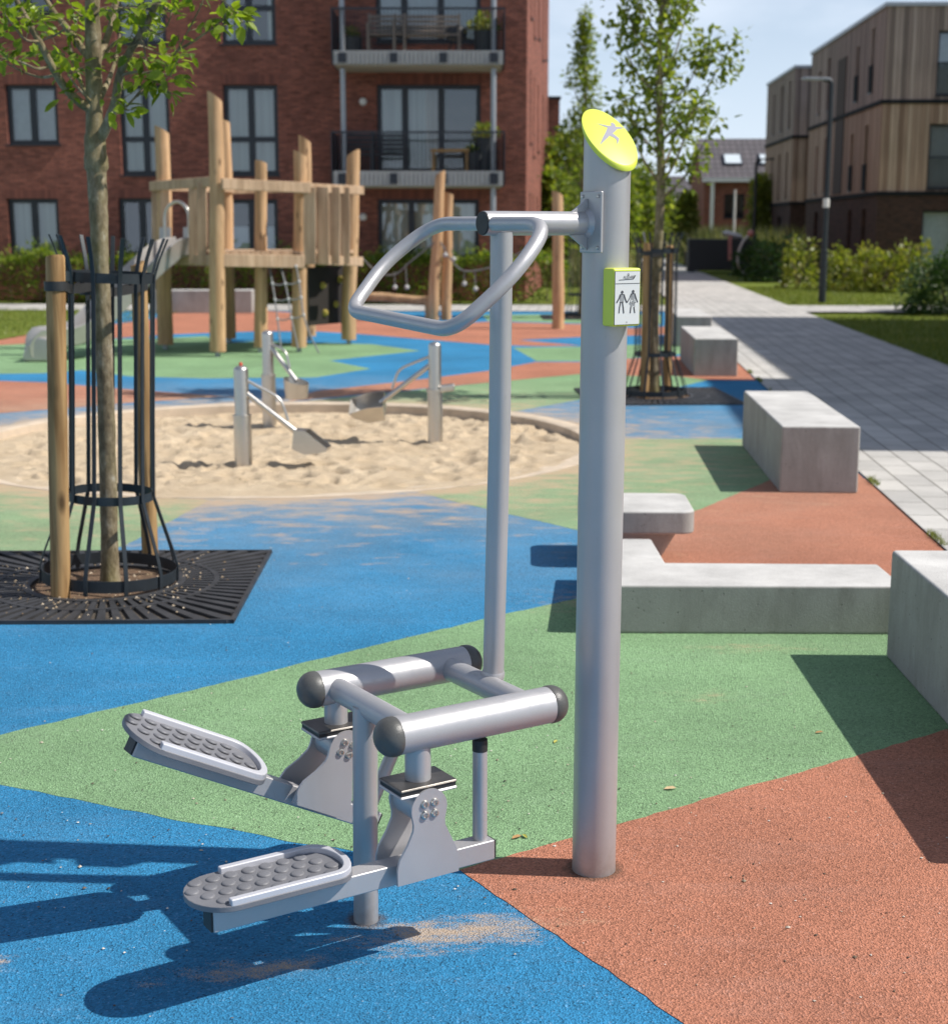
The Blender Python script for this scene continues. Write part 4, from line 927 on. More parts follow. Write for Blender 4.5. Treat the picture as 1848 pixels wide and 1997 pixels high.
# ------------------------------------------------------------------ sand diggers
GD='stainless steel sand diggers'
def digger(base,H,label,yaw,collar=None,scoop=None,arm_z=(.47,.12),reach=.45,rod=True,plug=False,r=.052,roll=0.):
    o=empty('sand_digger',(base[0],base[1],0),yaw,label,'sand digger',GD); z0=-.2
    m=MB(); m.lathe([(r,z0),(r,H-.035)]+[(r*math.cos(a),H-.035+.035*math.sin(a)) for a in np.linspace(.2,PI/2-.05,6)],24); m.build('post',STEEL,o,smooth=40)
    if collar=='sleeve': m=MB(); m.lathe([(r+.012,z0),(r+.012,H*.50),(r+.016,H*.50),(r+.016,H*.515),(r+.002,H*.515)],24); m.build('sleeve',STEEL,o,smooth=30)
    if collar=='flange':
        m=MB(); m.lathe([(r+.002,z0),(r+.010,z0),(r+.010,H*.50),(r+.02,H*.50),(r+.02,H*.53),(r+.002,H*.53)],24); m.build('sleeve',STEEL,o,smooth=30)
        m=MB(); m.prism([(-.04,-.08),(-.155,-.05),(-.155,.05),(-.04,.08)],lambda a,b,t:V(a,b-.02,H*.505+t-a*.12-.01),0,.05); m.build('stop_flange',STEEL,o,bevel=.01)
    if plug: m=MB(); m.lathe([(.012,H-.002),(.012,H+.016),(.008,H+.022)],12); m.build('plug',REDP,o,smooth=40)
    ex=reach; za,zb=arm_z
    m=MB(); m.tube([(r*.6,0,za),(ex,0,zb)],.021,14); am=m.build('arm',STEEL,o,smooth=40)
    m=MB(); m.tube(fillet([(r*.6,0,H*.86),(ex*.66,0,zb+(za-zb)*.55+.10),(ex*.78,0,zb+(za-zb)*.30+.02)],[0,.06,0],6),.0105,10); m.build('control_rod',STEEL,o,smooth=40)
    d=Vector((ex-r,0,zb-za)).normalized()
    if scoop=='shovel':
        # open topped tapering shovel
        m=MB(); c=Vector((ex,0,zb)); w=.10
        side=[(-.03,.04),(-.04,-.10),(.09,-.125),(.20,-.08),(.245,-.035),(.10,.025)]
        for s in(-1,1): m.prism(side,lambda a,b,t,s=s:V(c.x+a,t,c.z+b),s*w-.002,s*w+.002)
        q=side[0:5]
        for i in range(4):
            a,b=q[i],q[i+1]; m.add([(c.x+a[0],-w,c.z+a[1]),(c.x+a[0],w,c.z+a[1]),(c.x+b[0],w,c.z+b[1]),(c.x+b[0],-w,c.z+b[1])],[(0,1,2,3)])
        cr,sr_=math.cos(roll),math.sin(roll); m.v=[(x,y*cr-(z-c.z)*sr_,c.z+y*sr_+(z-c.z)*cr) for x,y,z in m.v]
        m.build('shovel',STEEL,o,smooth=20)
    elif scoop=='grab':
        m=MB(); c=Vector((ex,0,zb)); w=.075
        side=[(-.04,.05),(-.055,-.085),(.04,-.125),(.19,-.10),(.20,-.075),(.045,.045)]
        for s in(-1,1): m.prism(side,lambda a,b,t,s=s:V(c.x+a,t,c.z+b),s*w-.002,s*w+.002)
        for i in(0,1,2,3,5):
            a,b=side[i],side[(i+1)%6]
            m.add([(c.x+a[0],-w,c.z+a[1]),(c.x+a[0],w,c.z+a[1]),(c.x+b[0],w,c.z+b[1]),(c.x+b[0],-w,c.z+b[1])],[(0,1,2,3)])
        m.build('shovel',STEEL,o,smooth=20)
    elif scoop=='bucket':
        m=MB(); k=24; v=[]
        for q,z in((.098,-.15),(.112,.0),(.105,.0),(.092,-.14)): v+=[(ex+q*math.cos(2*PI*i/k),q*math.sin(2*PI*i/k),zb+z-(.03*math.cos(2*PI*i/k) if z==0 else 0)) for i in range(k)]
        m.add(v,[(a*k+i,a*k+(i+1)%k,(a+1)*k+(i+1)%k,(a+1)*k+i) for a in range(3) for i in range(k)]+[tuple(range(k-1,-1,-1)),tuple(range(3*k,4*k))]); m.build('bucket',STEEL,o,smooth=40)
    return o
a=G(475,909); digger((a.x,a.y),.725,'steel digger nearest the camera in the sand, red plug on top and a grab shovel',-.12,'sleeve','grab',(.53,.225),.43,plug=True)
a=G(525.5,820); digger((a.x,a.y),.80,'rear steel digger with a round bucket hanging on its arm',-.55,'sleeve','bucket',(.66,.37),.31,r=.05)
a=G(848.5,861); digger((a.x,a.y),.80,'right hand steel digger in the sand with an open scoop and a pale stop flange',PI-.02,'flange','shovel',(.62,.31),.44,r=.05,roll=-.55)
# ------------------------------------------------------------------ timber play tower
def log(mb,x,y,z0,z1,r,lean=(0,0),cut=.0,seed=0,n=16,r1=None):
    pts=[];rs=[]; K=14
    for k in range(K+1):
        t=k/K; pts.append(Vector((x+lean[0]*t+.030*noise.noise(Vector((seed,t*2.2,1))),y+lean[1]*t+.03*noise.noise(Vector((seed,t*2.2,7))),z0+(z1-z0)*t))); rs.append((r+((r1 or r*.86)-r)*t)*(1+.06*noise.noise(Vector((seed*3,t*5,3)))))
    i0=len(mb.v); mb.tube(pts,rs,n)
    for k in range(n):
        q=Vector(mb.v[i0+K*n+k]); d=q-pts[-1]; mb.v[i0+K*n+k]=(q.x,q.y,q.z-(d.x*cut*1.0+d.y*.25))
PLAY=empty('play_tower',(-3,21,0),0,'wooden climbing tower of peeled logs with steel slide, net and dark climbing wall','play tower')
PO=Vector((-3,21,0))
def plg(px,py): return G(px,py)-PO
posts=[ # base pixel, top y pixel, radius, cut, lean
 ((323,681),253,.105,.55,(-.04,0),1),((425,695),188,.100,.7,(-.03,0),2),((447,669),236,.095,.3,(-.07,0),3),((508,687),316,.085,.25,(.0,0),4),((583,686),300,.095,.5,(.03,0),5),((603,664),271,.095,.6,(-.06,0),6),((680,671),299,.10,-.6,(.06,0),7)]
PB={}; TOPX={1:316,2:420,3:437,4:509,5:586,6:594,7:689}
for (b,ty,r,cut,ln,sd) in posts:
    q=G(*b); zt=PY(b[0],ty,q.y).z; ln=(PY(TOPX[sd],ty,q.y).x-q.x,0); m=MB(); log(m,q.x-PO.x,q.y-PO.y,.07,zt,r*1.1,ln,cut,sd); m.build('log_post',ROBI,PLAY,smooth=60); PB[sd]=(q-PO,zt)
    m=MB(); m.tube([(q.x-PO.x,q.y-PO.y,0),(q.x-PO.x,q.y-PO.y,.09)],.035,10); m.build('foot',GALV,PLAY,smooth=40)
def at(px,py,Y): return PY(px,py,Y)-PO
def bm_(a,b,w,h,mat=PLANK,name='rail'):
    m=MB(); m.beam(a,b,w,h); return m.build(name,mat,PLAY,bevel=.008,seg=1)
# rails and deck (pixels, distance)
bm_(at(295,363,21.1),at(425,353,19.9),.07,.13); bm_(at(432,358,19.75),at(604,366,20.4),.07,.14); bm_(at(436,371,22.2),at(604,366,22.6),.07,.11)
bm_(at(585,365,20.5),at(706,371,21.7),.08,.12); bm_(at(585,505,20.5),at(704,510,21.7),.08,.13); bm_(at(330,365,21.1),at(452,368,22.2),.07,.1)
bm_(at(418,507,19.85),at(592,510,20.45),.08,.17,name='deck_beam'); bm_(at(322,505,21.0),at(426,508,19.95),.08,.15,name='deck_beam'); bm_(at(440,505,22.25),at(604,505,22.6),.08,.15,name='deck_beam')
d0,d1,d2,d3=at(330,497,21.1),at(428,497,20.0),at(604,497,20.55),at(606,497,22.5); d4=at(445,497,22.2)
zz=1.335
for k in range(9):
    t0,t1_=k/9+.004,(k+1)/9-.004; A,B=d1,d2; C_,D=d4,d3
    q=[A.lerp(B,t0),A.lerp(B,t1_),C_.lerp(D,t1_),C_.lerp(D,t0)]
    m=MB(); m.add([(v.x,v.y,zz) for v in q]+[(v.x,v.y,zz+.045) for v in q],[(0,3,2,1),(4,5,6,7)]+[(i,(i+1)%4,4+(i+1)%4,4+i) for i in range(4)]); m.build('deck_board',PLANK,PLAY)
for k in range(5):
    t0,t1_=k/5+.006,(k+1)/5-.006; q=[d0.lerp(d1,t0),d0.lerp(d1,t1_),d0.lerp(d4,t1_),d0.lerp(d4,t0)]
    m=MB(); m.add([(v.x,v.y,zz+.002) for v in q]+[(v.x,v.y,zz+.044) for v in q],[(0,3,2,1),(4,5,6,7)]+[(i,(i+1)%4,4+(i+1)%4,4+i) for i in range(4)]); m.build('deck_board',PLANK,PLAY)
for k in range(3):
    t0,t1_=k/3+.006,(k+1)/3-.006; A=at(595,497,20.6); B=at(690,497,21.7); C_=at(606,497,22.5); D=at(690,497,22.2); q=[A.lerp(B,t0),A.lerp(B,t1_),C_.lerp(D,t1_),C_.lerp(D,t0)]
    m=MB(); m.add([(v.x,v.y,zz-.002) for v in q]+[(v.x,v.y,zz+.042) for v in q],[(0,3,2,1),(4,5,6,7)]+[(i,(i+1)%4,4+(i+1)%4,4+i) for i in range(4)]); m.build('deck_board',PLANK,PLAY)
def slat(pa,pb,Y,w):
    a,b=at(*pa,Y),at(*pb,Y); m=MB(); d=b-a
    m.prism([(-w/2,0),(w/2*.9,.01),(w/2,.5),(w/2*.95,1),(-w/2*.92,1),(-w/2*1.04,.45)],lambda s,t,u:a+d*t+Vector((s,u,0)),-.022,.022); m.build('slat',PLANK,PLAY,bevel=.006,seg=1)
for x0,x1,x,Y in((604,604,0,20.45),(629,630,0,20.75),(652,651,0,21.05),(671,671,0,21.3)): slat((x0,363),(x1,515),Y,.17)
for x0,Y in((305,21.15),(322,20.98),(377,20.35),(394,20.15)): slat((x0,357),(x0+1,514),Y,.13)
# slide
sl=None
def chute():
    global sl
    c=[(360,486,20.65),(335,492,20.55),(300,520,20.35),(255,563,20.1),(215,604,19.9),(175,642,19.7),(140,660,19.55),(100,664,19.4),(78,668,19.33),(66,690,19.3)]
    P=[at(x,y+6,Y) for x,y,Y in c]; P=catmull(P,4); m=MB(); N=len(P); rows=[]
    sec=[(-.27,.20),(-.275,.215),(-.29,.20),(-.255,-.02),(-.20,-.045),(.20,-.045),(.255,-.02),(.29,.20),(.275,.215),(.27,.20),(.235,.0),(.19,-.02),(-.19,-.02),(-.235,.0)]
    for i,p in enumerate(P):
        t=(P[min(i+1,N-1)]-P[max(i-1,0)]); h=Vector((t.x,t.y,0)).normalized() if i<N-3 else h; sd=Vector((-h.y,h.x,0)); up=sd.cross(t.normalized()) if False else (t.normalized().cross(sd))
        if up.z<0: up=-up
        f=1. if i<N-6 else max(.25,1-(i-(N-6))/7)
        rows.append([p+sd*a+up*(b*f if b>0 else b) for a,b in sec])
    k=len(sec); m.add([v for r in rows for v in r],[(i*k+j,i*k+(j+1)%k,(i+1)*k+(j+1)%k,(i+1)*k+j) for i in range(N-1) for j in range(k)]+[tuple(range(k)),tuple((N-1)*k+j for j in range(k-1,-1,-1))])
    sl=m.build('slide',SLIDEM,PLAY,smooth=35)
    # rolled exit and support
    m=MB(); e=at(84,672,19.3); m.prism([(.16,.10),(.02,.12),(-.08,.08),(-.16,.0),(-.19,-.12),(-.19,-.38),(.20,-.38),(.20,.06)],lambda a,b,t:V(e.x+a,e.y+t,max(.005,e.z+b)),-.27,.27); m.build('exit_lip',SLIDEM,sl,bevel=.03,seg=3)
    q=[at(322,500,20.9),at(322,408,20.9),at(345,388,20.75),at(369,408,20.6),at(369,500,20.6)]
    m=MB(); m.tube(fillet(q,[0,.16,.16,.16,0],6),.024,12); m.build('hoop',STEEL,sl,smooth=40)
    for x0,Y in((322,20.9),(369,20.6)):
        a=at(x0,443,Y); b=at(x0,498,Y); m=MB(); m.beam(a,b,.03,.16,(1,0,0)); m.build('cheek',SLIDEM,sl,bevel=.004)
chute()
# net
nodes={}
cols=[[(525,519),(531,553),(536,584),(541,622),(548,681)],[(547,519),(556,553),(562,583),(568,620),(581,680)],[(577,519),(583,549),(587,580),(592,614),(604,652),(622,688)]]
Yt,Yb=20.35,19.6; nt_=empty('net',(0,0,0),0,parent=PLAY)
def npt(px,py): t=(py-519)/165; return at(px,py,Yt+(Yb-Yt)*t)
for c in cols:
    m=MB(); m.tube(catmull([npt(*q) for q in c],4),.011,8); m.build('rope',ROPE,nt_,smooth=60)
for i in(1,2,3):
    m=MB(); q=[npt(*c[i]) for c in cols]; q=[q[0],q[0].lerp(q[1],.5)-Vector((0,0,.02)),q[1],q[1].lerp(q[2],.5)-Vector((0,0,.02)),q[2]]; m.tube(catmull(q,3),.010,8); m.build('rope',ROPE,nt_,smooth=60)
def ball(p,r,mat,par,name='connector'):
    m=MB(); m.lathe([(r*math.sin(a),-r*math.cos(a)) for a in np.linspace(.1,PI-.1,8)],12,p); return m.build(name,mat,par,smooth=60)
for c in cols:
    for q in c[:4]: ball(npt(*q),.022,KNOT,nt_)
# climbing wall under the right deck
m=MB(); A=at(601,521,21.6); B=at(672,521,22.3); m.add([(A.x,A.y,A.z),(B.x,B.y,A.z),(B.x,B.y,.30),(A.x,A.y,.30)]+[(A.x-.02,A.y+.05,A.z),(B.x-.02,B.y+.05,A.z),(B.x-.02,B.y+.05,.30),(A.x-.02,A.y+.05,.30)],[(0,1,2,3),(4,7,6,5)]+[(i,(i+1)%4,4+(i+1)%4,4+i) for i in range(4)])
cw=m.build('climbing_panel',PANELM,PLAY,bevel=.005)
for x,y in((629,556),(663,545),(655,593),(633,610)):
    t=(x-601)/71; p=at(x,y,21.6+.7*t-.03); m=MB(); m.lathe([(.05,-.02),(.055,.0),(.042,.025),(.015,.035)],10,p,Matrix.Rotation(PI/2,3,'X')); m.build('climbing_hold',HOLD,cw,smooth=40)
# ------------------------------------------------------------------ rope course right of the tower
RC_=empty('balance_course',(0,27,0),0,'log posts with a low balance log and hanging rope loops behind the stepper','balance course'); CO_=Vector((0,27,0))
def rc(px,py,Y): return PY(px,py,Y)-CO_
for (bx_,by_,ty,tx,r,sd,cut) in((845,625,338,858,.105,11,-.6),(870,624,378,874,.10,12,.2),(1088,641,377,1087,.105,13,.5)):
    q=G(bx_,by_); t=PY(tx,ty,q.y); m=MB(); log(m,q.x,q.y-27,0,t.z,r,(t.x-q.x,0),cut,sd); m.build('log_post',ROBI,RC_,smooth=60)
q=G(850,622); a=rc(700,578,q.y+.3); b=rc(858,588,q.y-.25); m=MB(); m.tube([a,a.lerp(b,.3)+Vector((0,0,.015)),a.lerp(b,.7)-Vector((0,0,.01)),b],[.085,.09,.088,.085],14); m.build('balance_log',ROBI,RC_,smooth=50)
m=MB(); q1=G(838,622); m.tube([(q1.x,q1.y-27-.2,0),(q1.x,q1.y-27-.2,.36)],.09,12); m.build('short_post',ROBI,RC_,smooth=50)
rp_=[[(858,470),(875,500),(905,528),(960,520),(1000,500),(1088,450)],[(704,500),(735,530),(770,535),(800,510),(850,470)]]
for L in rp_:
    m=MB(); m.tube(catmull([rc(x,y,27.7) for x,y in L],5),.012,8); m.build('rope',ROPE,RC_,smooth=60)
for L in([(725,520),(728,548)],[(768,530),(770,555)],[(790,515),(793,555)],[(905,527),(905,548)],[(925,524),(927,558)],[(866,478),(868,492)],[(880,486),(884,500)]):
    m=MB(); m.tube([rc(x,y,27.7) for x,y in L],.009,8); rp1=m.build('rope',ROPE,RC_,smooth=60); ball(rc(L[1][0],L[1][1]+5,27.7),.045,KNOT,rp1,'foot_knob')
# far concrete seat behind the tower
fb=G(300,611); block('concrete_bench',(fb.x+.98,fb.y+.3),1.96,.5,.46,R(2),'long low concrete bench behind the wooden tower',"bench",GB)
# ------------------------------------------------------------------ buildings
def wall(mb,O,D,x0,x1,z0,z1,ops,depth,N):
    """outer face with openings and their reveals; O origin, D along, N inward"""
    xs=sorted(set([x0,x1]+[v for o in ops for v in o[:2]])); zs=sorted(set([z0,z1]+[v for o in ops for v in o[2:4]]))
    P=lambda x,z,t=0: O+D*x+N*t+Vector((0,0,z))
    def op(x,z): return any(o[0]<x<o[1] and o[2]<z<o[3] for o in ops)
    for a,b in zip(xs[:-1],xs[1:]):
        if b-a<1e-5: continue
        for c,d in zip(zs[:-1],zs[1:]):
            if d-c<1e-5: continue
            if not op((a+b)/2,(c+d)/2): mb.add([P(a,c),P(b,c),P(b,d),P(a,d)],[(0,1,2,3)])
    for a,b,c,d in [o[:4] for o in ops]:
        for q in(((a,c),(b,c)),((b,c),(b,d)),((b,d),(a,d)),((a,d),(a,c))):
            mb.add([P(*q[0]),P(*q[1]),P(*q[1],depth),P(*q[0],depth)],[(0,1,2,3)])
def window(par,O,D,N,a,b,c,d,cols,rows,dep=.12,fw=.07,cur=None,room=True,name='window',lower=None,wide=None):
    Dp=Matrix((D,N,Vector((0,0,1)))).transposed()
    def bx(mb,x0,x1,z0,z1,t0,t1): mb.box(O+D*((x0+x1)/2)+N*((t0+t1)/2)+Vector((0,0,(z0+z1)/2)),(x1-x0,t1-t0,z1-z0),Dp)
    e=empty(name,(0,0,0),0,parent=par) if False else None
    m=MB(); 
    bx(m,a+.002,b-.002,c+.002,c+fw,dep,dep+.07); bx(m,a+.002,b-.002,d-fw,d-.002,dep,dep+.07)
    cx=[a+.002]+[a+(b-a)*f for f in cols]+[b-.002]
    for i,x in enumerate(cx):
        w=fw if 0<i<len(cx)-1 else fw
        if i==0: bx(m,x,x+w,c+fw,d-fw,dep,dep+.07)
        elif i==len(cx)-1: bx(m,x-w,x,c+fw,d-fw,dep,dep+.07)
        else: bx(m,x-w*.75,x+w*.75,c+fw,d-fw,dep-.002,dep+.068)
    for f in rows:
        z=c+(d-c)*f
        for i in range(len(cx)-1): bx(m,cx[i]+(fw if i==0 else fw*.75),cx[i+1]-(fw if i==len(cx)-2 else fw*.75),z-fw*.6,z+fw*.6,dep+.003,dep+.066)
    w=m.build(name,ANTH,par)
    m=MB(); m.add([O+D*x+N*(dep+.035)+Vector((0,0,z)) for x,z in((a+fw*.5,c+fw*.5),(b-fw*.5,c+fw*.5),(b-fw*.5,d-fw*.5),(a+fw*.5,d-fw*.5))],[(0,1,2,3)]); m.build('pane',GLASS,w)
    m=MB(); bx(m,a-.04,b+.04,c-.035,c-.003,-.05,dep+.02); m.build('sill',ANTH,w)
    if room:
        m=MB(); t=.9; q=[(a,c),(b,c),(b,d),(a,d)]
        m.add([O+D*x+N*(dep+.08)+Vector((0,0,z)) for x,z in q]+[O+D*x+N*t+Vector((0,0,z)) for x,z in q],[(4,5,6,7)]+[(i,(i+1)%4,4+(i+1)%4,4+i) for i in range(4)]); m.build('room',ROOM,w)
    for item in(cur or []):
        x0,x1,z0,z1,mat=item; X0=a+(b-a)*x0; X1=a+(b-a)*x1; Z0=c+(d-c)*z0; Z1=c+(d-c)*z1; k=max(2,int((X1-X0)/.07)); v=[]
        for i in range(k+1):
            p=O+D*(X0+(X1-X0)*i/k)+N*(dep+.16+(.02 if i%2 else -.02)*(0 if mat is BLIND else 1)); v+=[p+Vector((0,0,Z0)),p+Vector((0,0,Z1))]
        m=MB(); m.add(v,[(2*i,2*i+2,2*i+3,2*i+1) for i in range(k)]); m.build('curtain',mat,w,smooth=80)
    return w
YB=35.8; X_=Vector((1,0,0)); Nn=Vector((0,1,0))
def fxz(x,y,Y=YB): p=PY(x,y,Y); return p.x,p.z
bl=empty('apartment_building',(-5,YB,0),0,'red brick apartment block with dark framed windows and stacked balconies','apartment building'); BO=Vector((-5,YB,0))
def rct(x0,x1,y0,y1,Y=YB):
    a,zt=fxz(x0,y0,Y); b,_=fxz(x1,y0,Y); _,zb=fxz(x0,y1,Y); return (a+5,b+5,max(.12,zb),zt)
cA=fxz(1026,300)[0]+5
wins=[]
W1=rct(9,110,164,281); W2=rct(230,328,164,341); W3=rct(434,540,164,341); B1=rct(734,937,164,336)
G1=rct(13,113,387,500); G2=rct(230,328,386,500); G3=rct(436,541,388,500); Gd=rct(736,934,388,506)
st_h=2.93
def up(r,k=1): return (r[0],r[1],r[2]+st_h*k,r[3]+st_h*k)
rows=[(W1,[.5],[],[(.06,.94,.02,.98,BLIND)]),(W2,[.5],[.40],[(.04,.96,0,1,CURT)]),(W3,[.5],[.40],[(.04,.96,0,1,CURT)]),(B1,[.27,.62],[],[(.05,.26,.0,.97,CURT),(.29,.47,.0,.98,CURT),(.47,.60,0,.98,CURT2)]),
 (G1,[.5],[],[(.06,.94,.02,.98,CURT)]),(G2,[.45],[],[]),(G3,[.5],[],[(.04,.96,0,.52,BLIND)]),(Gd,[.33,.66],[],[(.03,.32,0,.98,CURT),(.34,.98,0,.98,CURT)]),
 (up(W1),[.5],[],[(.0,.2,0,1,CURT)]),(up((W2[0],W2[1],W2[2]+.03,W2[3])),[.5],[.40],[(.0,.5,0,1,CURT)]),(up((W3[0],W3[1],W3[2]+.03,W3[3])),[.5],[.40],[(.0,.18,0,1,CURT),(.84,1,0,1,CURT)]),(up(B1),[.27,.62],[],[(.03,.97,0,.99,BLIND)])]
for k in(2,): rows+=[(up(r,k),c,w,[]) for r,c,w in((W1,[.5],[]),(W2,[.5],[.4]),(W3,[.5],[.4]),(B1,[.27,.62],[]))]
ops=[r[0] for r in rows]; WL=-9.; HB=11.9
m=MB(); wall(m,BO,X_,WL,cA,0,HB,ops,.14,Nn)
sd_=Vector((math.sin(R(5.1)),math.cos(R(5.1)),0)); nin=Vector((-sd_.y,sd_.x,0)); OS=BO+X_*cA
so=[]
for fl in range(4):
    for q,(a,w_) in enumerate(((1.5,.35),(3.2,.35),(5.4,.5),(8.2,.5),(10.4,.35))):
        so.append((a,a+w_,.55+fl*st_h+(.0 if q%2 else .25),2.55+fl*st_h))
SL=12.2
wall(m,OS,sd_,0,SL,0,HB,so,.14,nin)
E1=OS+sd_*SL; m.add([E1,E1+Vector((0,0,HB)),BO+X_*WL+Vector((0,12,HB)),BO+X_*WL+Vector((0,12,0))],[(0,1,2,3)]); m.add([BO+X_*WL,BO+X_*WL+Vector((0,0,HB)),BO+X_*WL+Vector((0,12,HB)),BO+X_*WL+Vector((0,12,0))],[(0,1,2,3)])
m.v=[tuple(Vector(v)-BO) for v in m.v]; m.build('wall',BRICK,bl)
Z0_=Vector((0,0,0))
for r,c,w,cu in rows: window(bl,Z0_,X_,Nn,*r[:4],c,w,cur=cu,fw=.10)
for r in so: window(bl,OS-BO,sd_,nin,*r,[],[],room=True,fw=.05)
m=MB(); m.add([(WL,0.1,HB),(cA-.1,.1,HB),tuple(E1-BO+Vector((-.2,-.1,HB))),(WL,12,HB)],[(0,1,2,3)]); m.build('roof',ROOM,bl)
m=MB(); m.bx(WL,cA+.03,-.03,.25,HB+.003,HB+.10); m.build('coping',ANTH,bl)
# soldier courses over the windows
def m_sold():
    t=NT('soldier course brick'); p=t.coord(); s=t.n.new('ShaderNodeSeparateXYZ'); t.link(p,s.inputs[0]); cell=t.math('FLOOR',t.math('MULTIPLY',s.outputs[0],15.5)); wn=t.n.new('ShaderNodeTexWhiteNoise'); wn.noise_dimensions='1D'; t.link(cell,wn.inputs['W'])
    c=t.ramp(wn.outputs[0],[(0,(.13,.046,.035)),(1,(.24,.082,.056))]); fr=t.math('FRACT',t.math('MULTIPLY',s.outputs[0],15.5)); c=t.mix(t.ramp(fr,[(0,0.),(.08,1.)]),(.10,.06,.045),c); return t.done(c,.85)
SOLD=m_sold()
for r in ops:
    m=MB(); m.bx(r[0]-.03,r[1]+.03,-.004,.02,r[3]+.002,r[3]+.215); m.build('lintel',SOLD,bl)
for (x,y) in((708,198),(708,423)):
    a,z=fxz(x,y); m=MB(); m.lathe([(.09,0),(.09,.03),(.075,.08),(.03,.10)],14,(a+5,-.0,z),Matrix.Rotation(PI/2,3,'X')); m.build('wall_lamp',WHITE,bl,smooth=40)
# balconies
YF=34.25
def balcony(ytop,ybot,rail_top,name_):
    b=empty('balcony',(0,0,0),0,parent=bl); a0,zt=fxz(651,ytop,YF); a1,_=fxz(979,ytop,YF); _,zb=fxz(651,ybot,YF); a0+=5;a1+=5; f=YF-YB
    m=MB(); m.bx(a0+.02,a1-.02,f+.02,-.005,zb-.02,zt-.03); m.build('slab',BALC,b)
    m=MB(); n=38
    m.bx(a0,a1,f-.012,f+.018,zb,zt)
    for i in range(n):
        x=a0+(a1-a0)*(i+.5)/n; m.bx(x-.030,x+.030,f-.038,f-.0125,zb+.015,zt-.015)
    m.build('fascia',FASC,b)
    m=MB(); m.bx(a1-.012,a1+.016,f-.010,-.006,zb,zt); m.build('side_fascia',FASC,b); m=MB(); m.bx(a0-.016,a0+.012,f-.010,-.006,zb,zt); m.build('side_fascia',FASC,b)
    for q in(.05,.355,.65,.95):
        x=a0+(a1-a0)*q; m=MB(); m.bx(x-.085,x+.085,f-.06,f-.039,zb+.04,zt-.05); m.build('bracket',ANTH,b)
    zr=fxz(700,rail_top,YF)[1]
    m=MB(); k=44
    for i in range(k+1):
        x=a0+.04+(a1-a0-.08)*i/k; m.bx(x-.007,x+.007,f+.03,f+.044,zt-.02,zr-.02)
    m.build('railing',ANTH,b)['kind']='stuff'
    m=MB(); m.bx(a0-.03,a1+.03,f+.015,f+.06,zr-.02,zr+.02); m.build('top_rail',ANTH,b)
    for x in(a0-.05,a1+.05):
        m=MB(); m.bx(x-.015,x+.015,f+.03,-.01,zb+.02,zr+.02)
        m.build('side_screen',ANTH,b)
    return a0,a1,zt,f
ba=balcony(333,362,257,'first'); bb=balcony(98,125,15,'second')
zt3=bb[2]+2.93
m=MB(); m.bx(bb[0]+.02,bb[1]-.02,YF-YB+.02,-.005,zt3-.40,zt3-.03); m.build('slab',BALC,bl)
for px in(668,962):
    x=fxz(px,240,YF)[0]+5
    for z0,z1 in((0,ba[2]-.36),(ba[2]+.0,bb[2]-.36),(bb[2],zt3-.41)):
        m=MB(); m.tube([(x,YF-YB+.22,z0),(x,YF-YB+.22,z1)],.062,14); m.build('column',GALV,bl,smooth=40)
# balcony furniture
def chair(x,y,z,w,label,mat,slats=True,gy=.45):
    c=empty('garden_bench' if w>.9 else 'garden_chair',(x,y,z),0,label,'bench' if w>.9 else 'chair')
    m=MB(); m.bx(-w/2,w/2,-gy/2,gy/2,.40,.44); m.build('seat',mat,c)
    m=MB(); 
    for k in range(4): m.bx(-w/2+.03,w/2-.03,gy/2-.03,gy/2,.52+k*.10,.585+k*.10)
    m.build('backrest',mat,c)
    for sx in(-1,1):
        for sy in(-1,1): m=MB(); m.bx(sx*w/2-.03,sx*w/2+.03,sy*gy/2-.03,sy*gy/2+.03,0,.62 if sy<0 else .92); m.build('leg',mat,c)
        m=MB(); m.bx(sx*w/2-.035,sx*w/2+.035,-gy/2-.03,gy/2-.031,.621,.66); m.build('armrest',mat,c)
    return c
def planter(x,y,z,r,h,label,leafmat,n,sz,spread):
    p=empty('potted_plant',(x,y,z),0,label,'potted plant'); m=MB(); m.lathe([(r*.8,0),(r,h),(r*.9,h),(r*.88,h-.04)],18); m.build('pot',POT,p,smooth=30)
    c=[];d=[]
    for _ in range(n):
        v=Vector((random.gauss(0,1),random.gauss(0,1),abs(random.gauss(0,1)))).normalized()*random.random()**.5; c.append((v.x*spread,v.y*spread,h+v.z*spread*1.1)); d.append(tuple(v+Vector((0,0,.3))))
    vs,fs=leaf_mesh(c,d,sz,big=False); fast('foliage',vs,fs,leafmat,p); return p
def bpos(px,z,dy): q=PY(px,200,YF+dy); return q.x,YF+dy
z1=bb[2]-.03; z0b=ba[2]-.03
x,y=bpos(685,0,.5); planter(x,y,z1,.28,.36,'dark pot with low green plant at left on the upper balcony',LEAF5,120,.10,.22)
x,y=bpos(755,0,.55); chair(x,y,z1,.80,'weathered wooden armchair on the upper balcony',OLDW)
x,y=bpos(833,0,.6); chair(x,y,z1,1.45,'weathered wooden garden bench on the upper balcony',OLDW)
x,y=bpos(890,0,.65); o_=empty('barbecue',(x,y,z1),0,'low black barbecue beside the bench on the upper balcony','barbecue')
m=MB(); m.lathe([(.04,.30),(.22,.36),(.26,.46),(.26,.50),(.2,.60),(.05,.64)],16); m.build('bowl',DKF,o_,smooth=40)
for a in(.5,2.6,4.7): m=MB(); m.beam((.1*math.cos(a),.1*math.sin(a),.34),(.26*math.cos(a),.26*math.sin(a),0),.025,.025); m.build('leg',DKF,o_)
x,y=bpos(944,0,.5); planter(x,y,z1,.25,.50,'tall dark pot with yellow green shrub on the upper balcony',LEAF5,260,.12,.36)
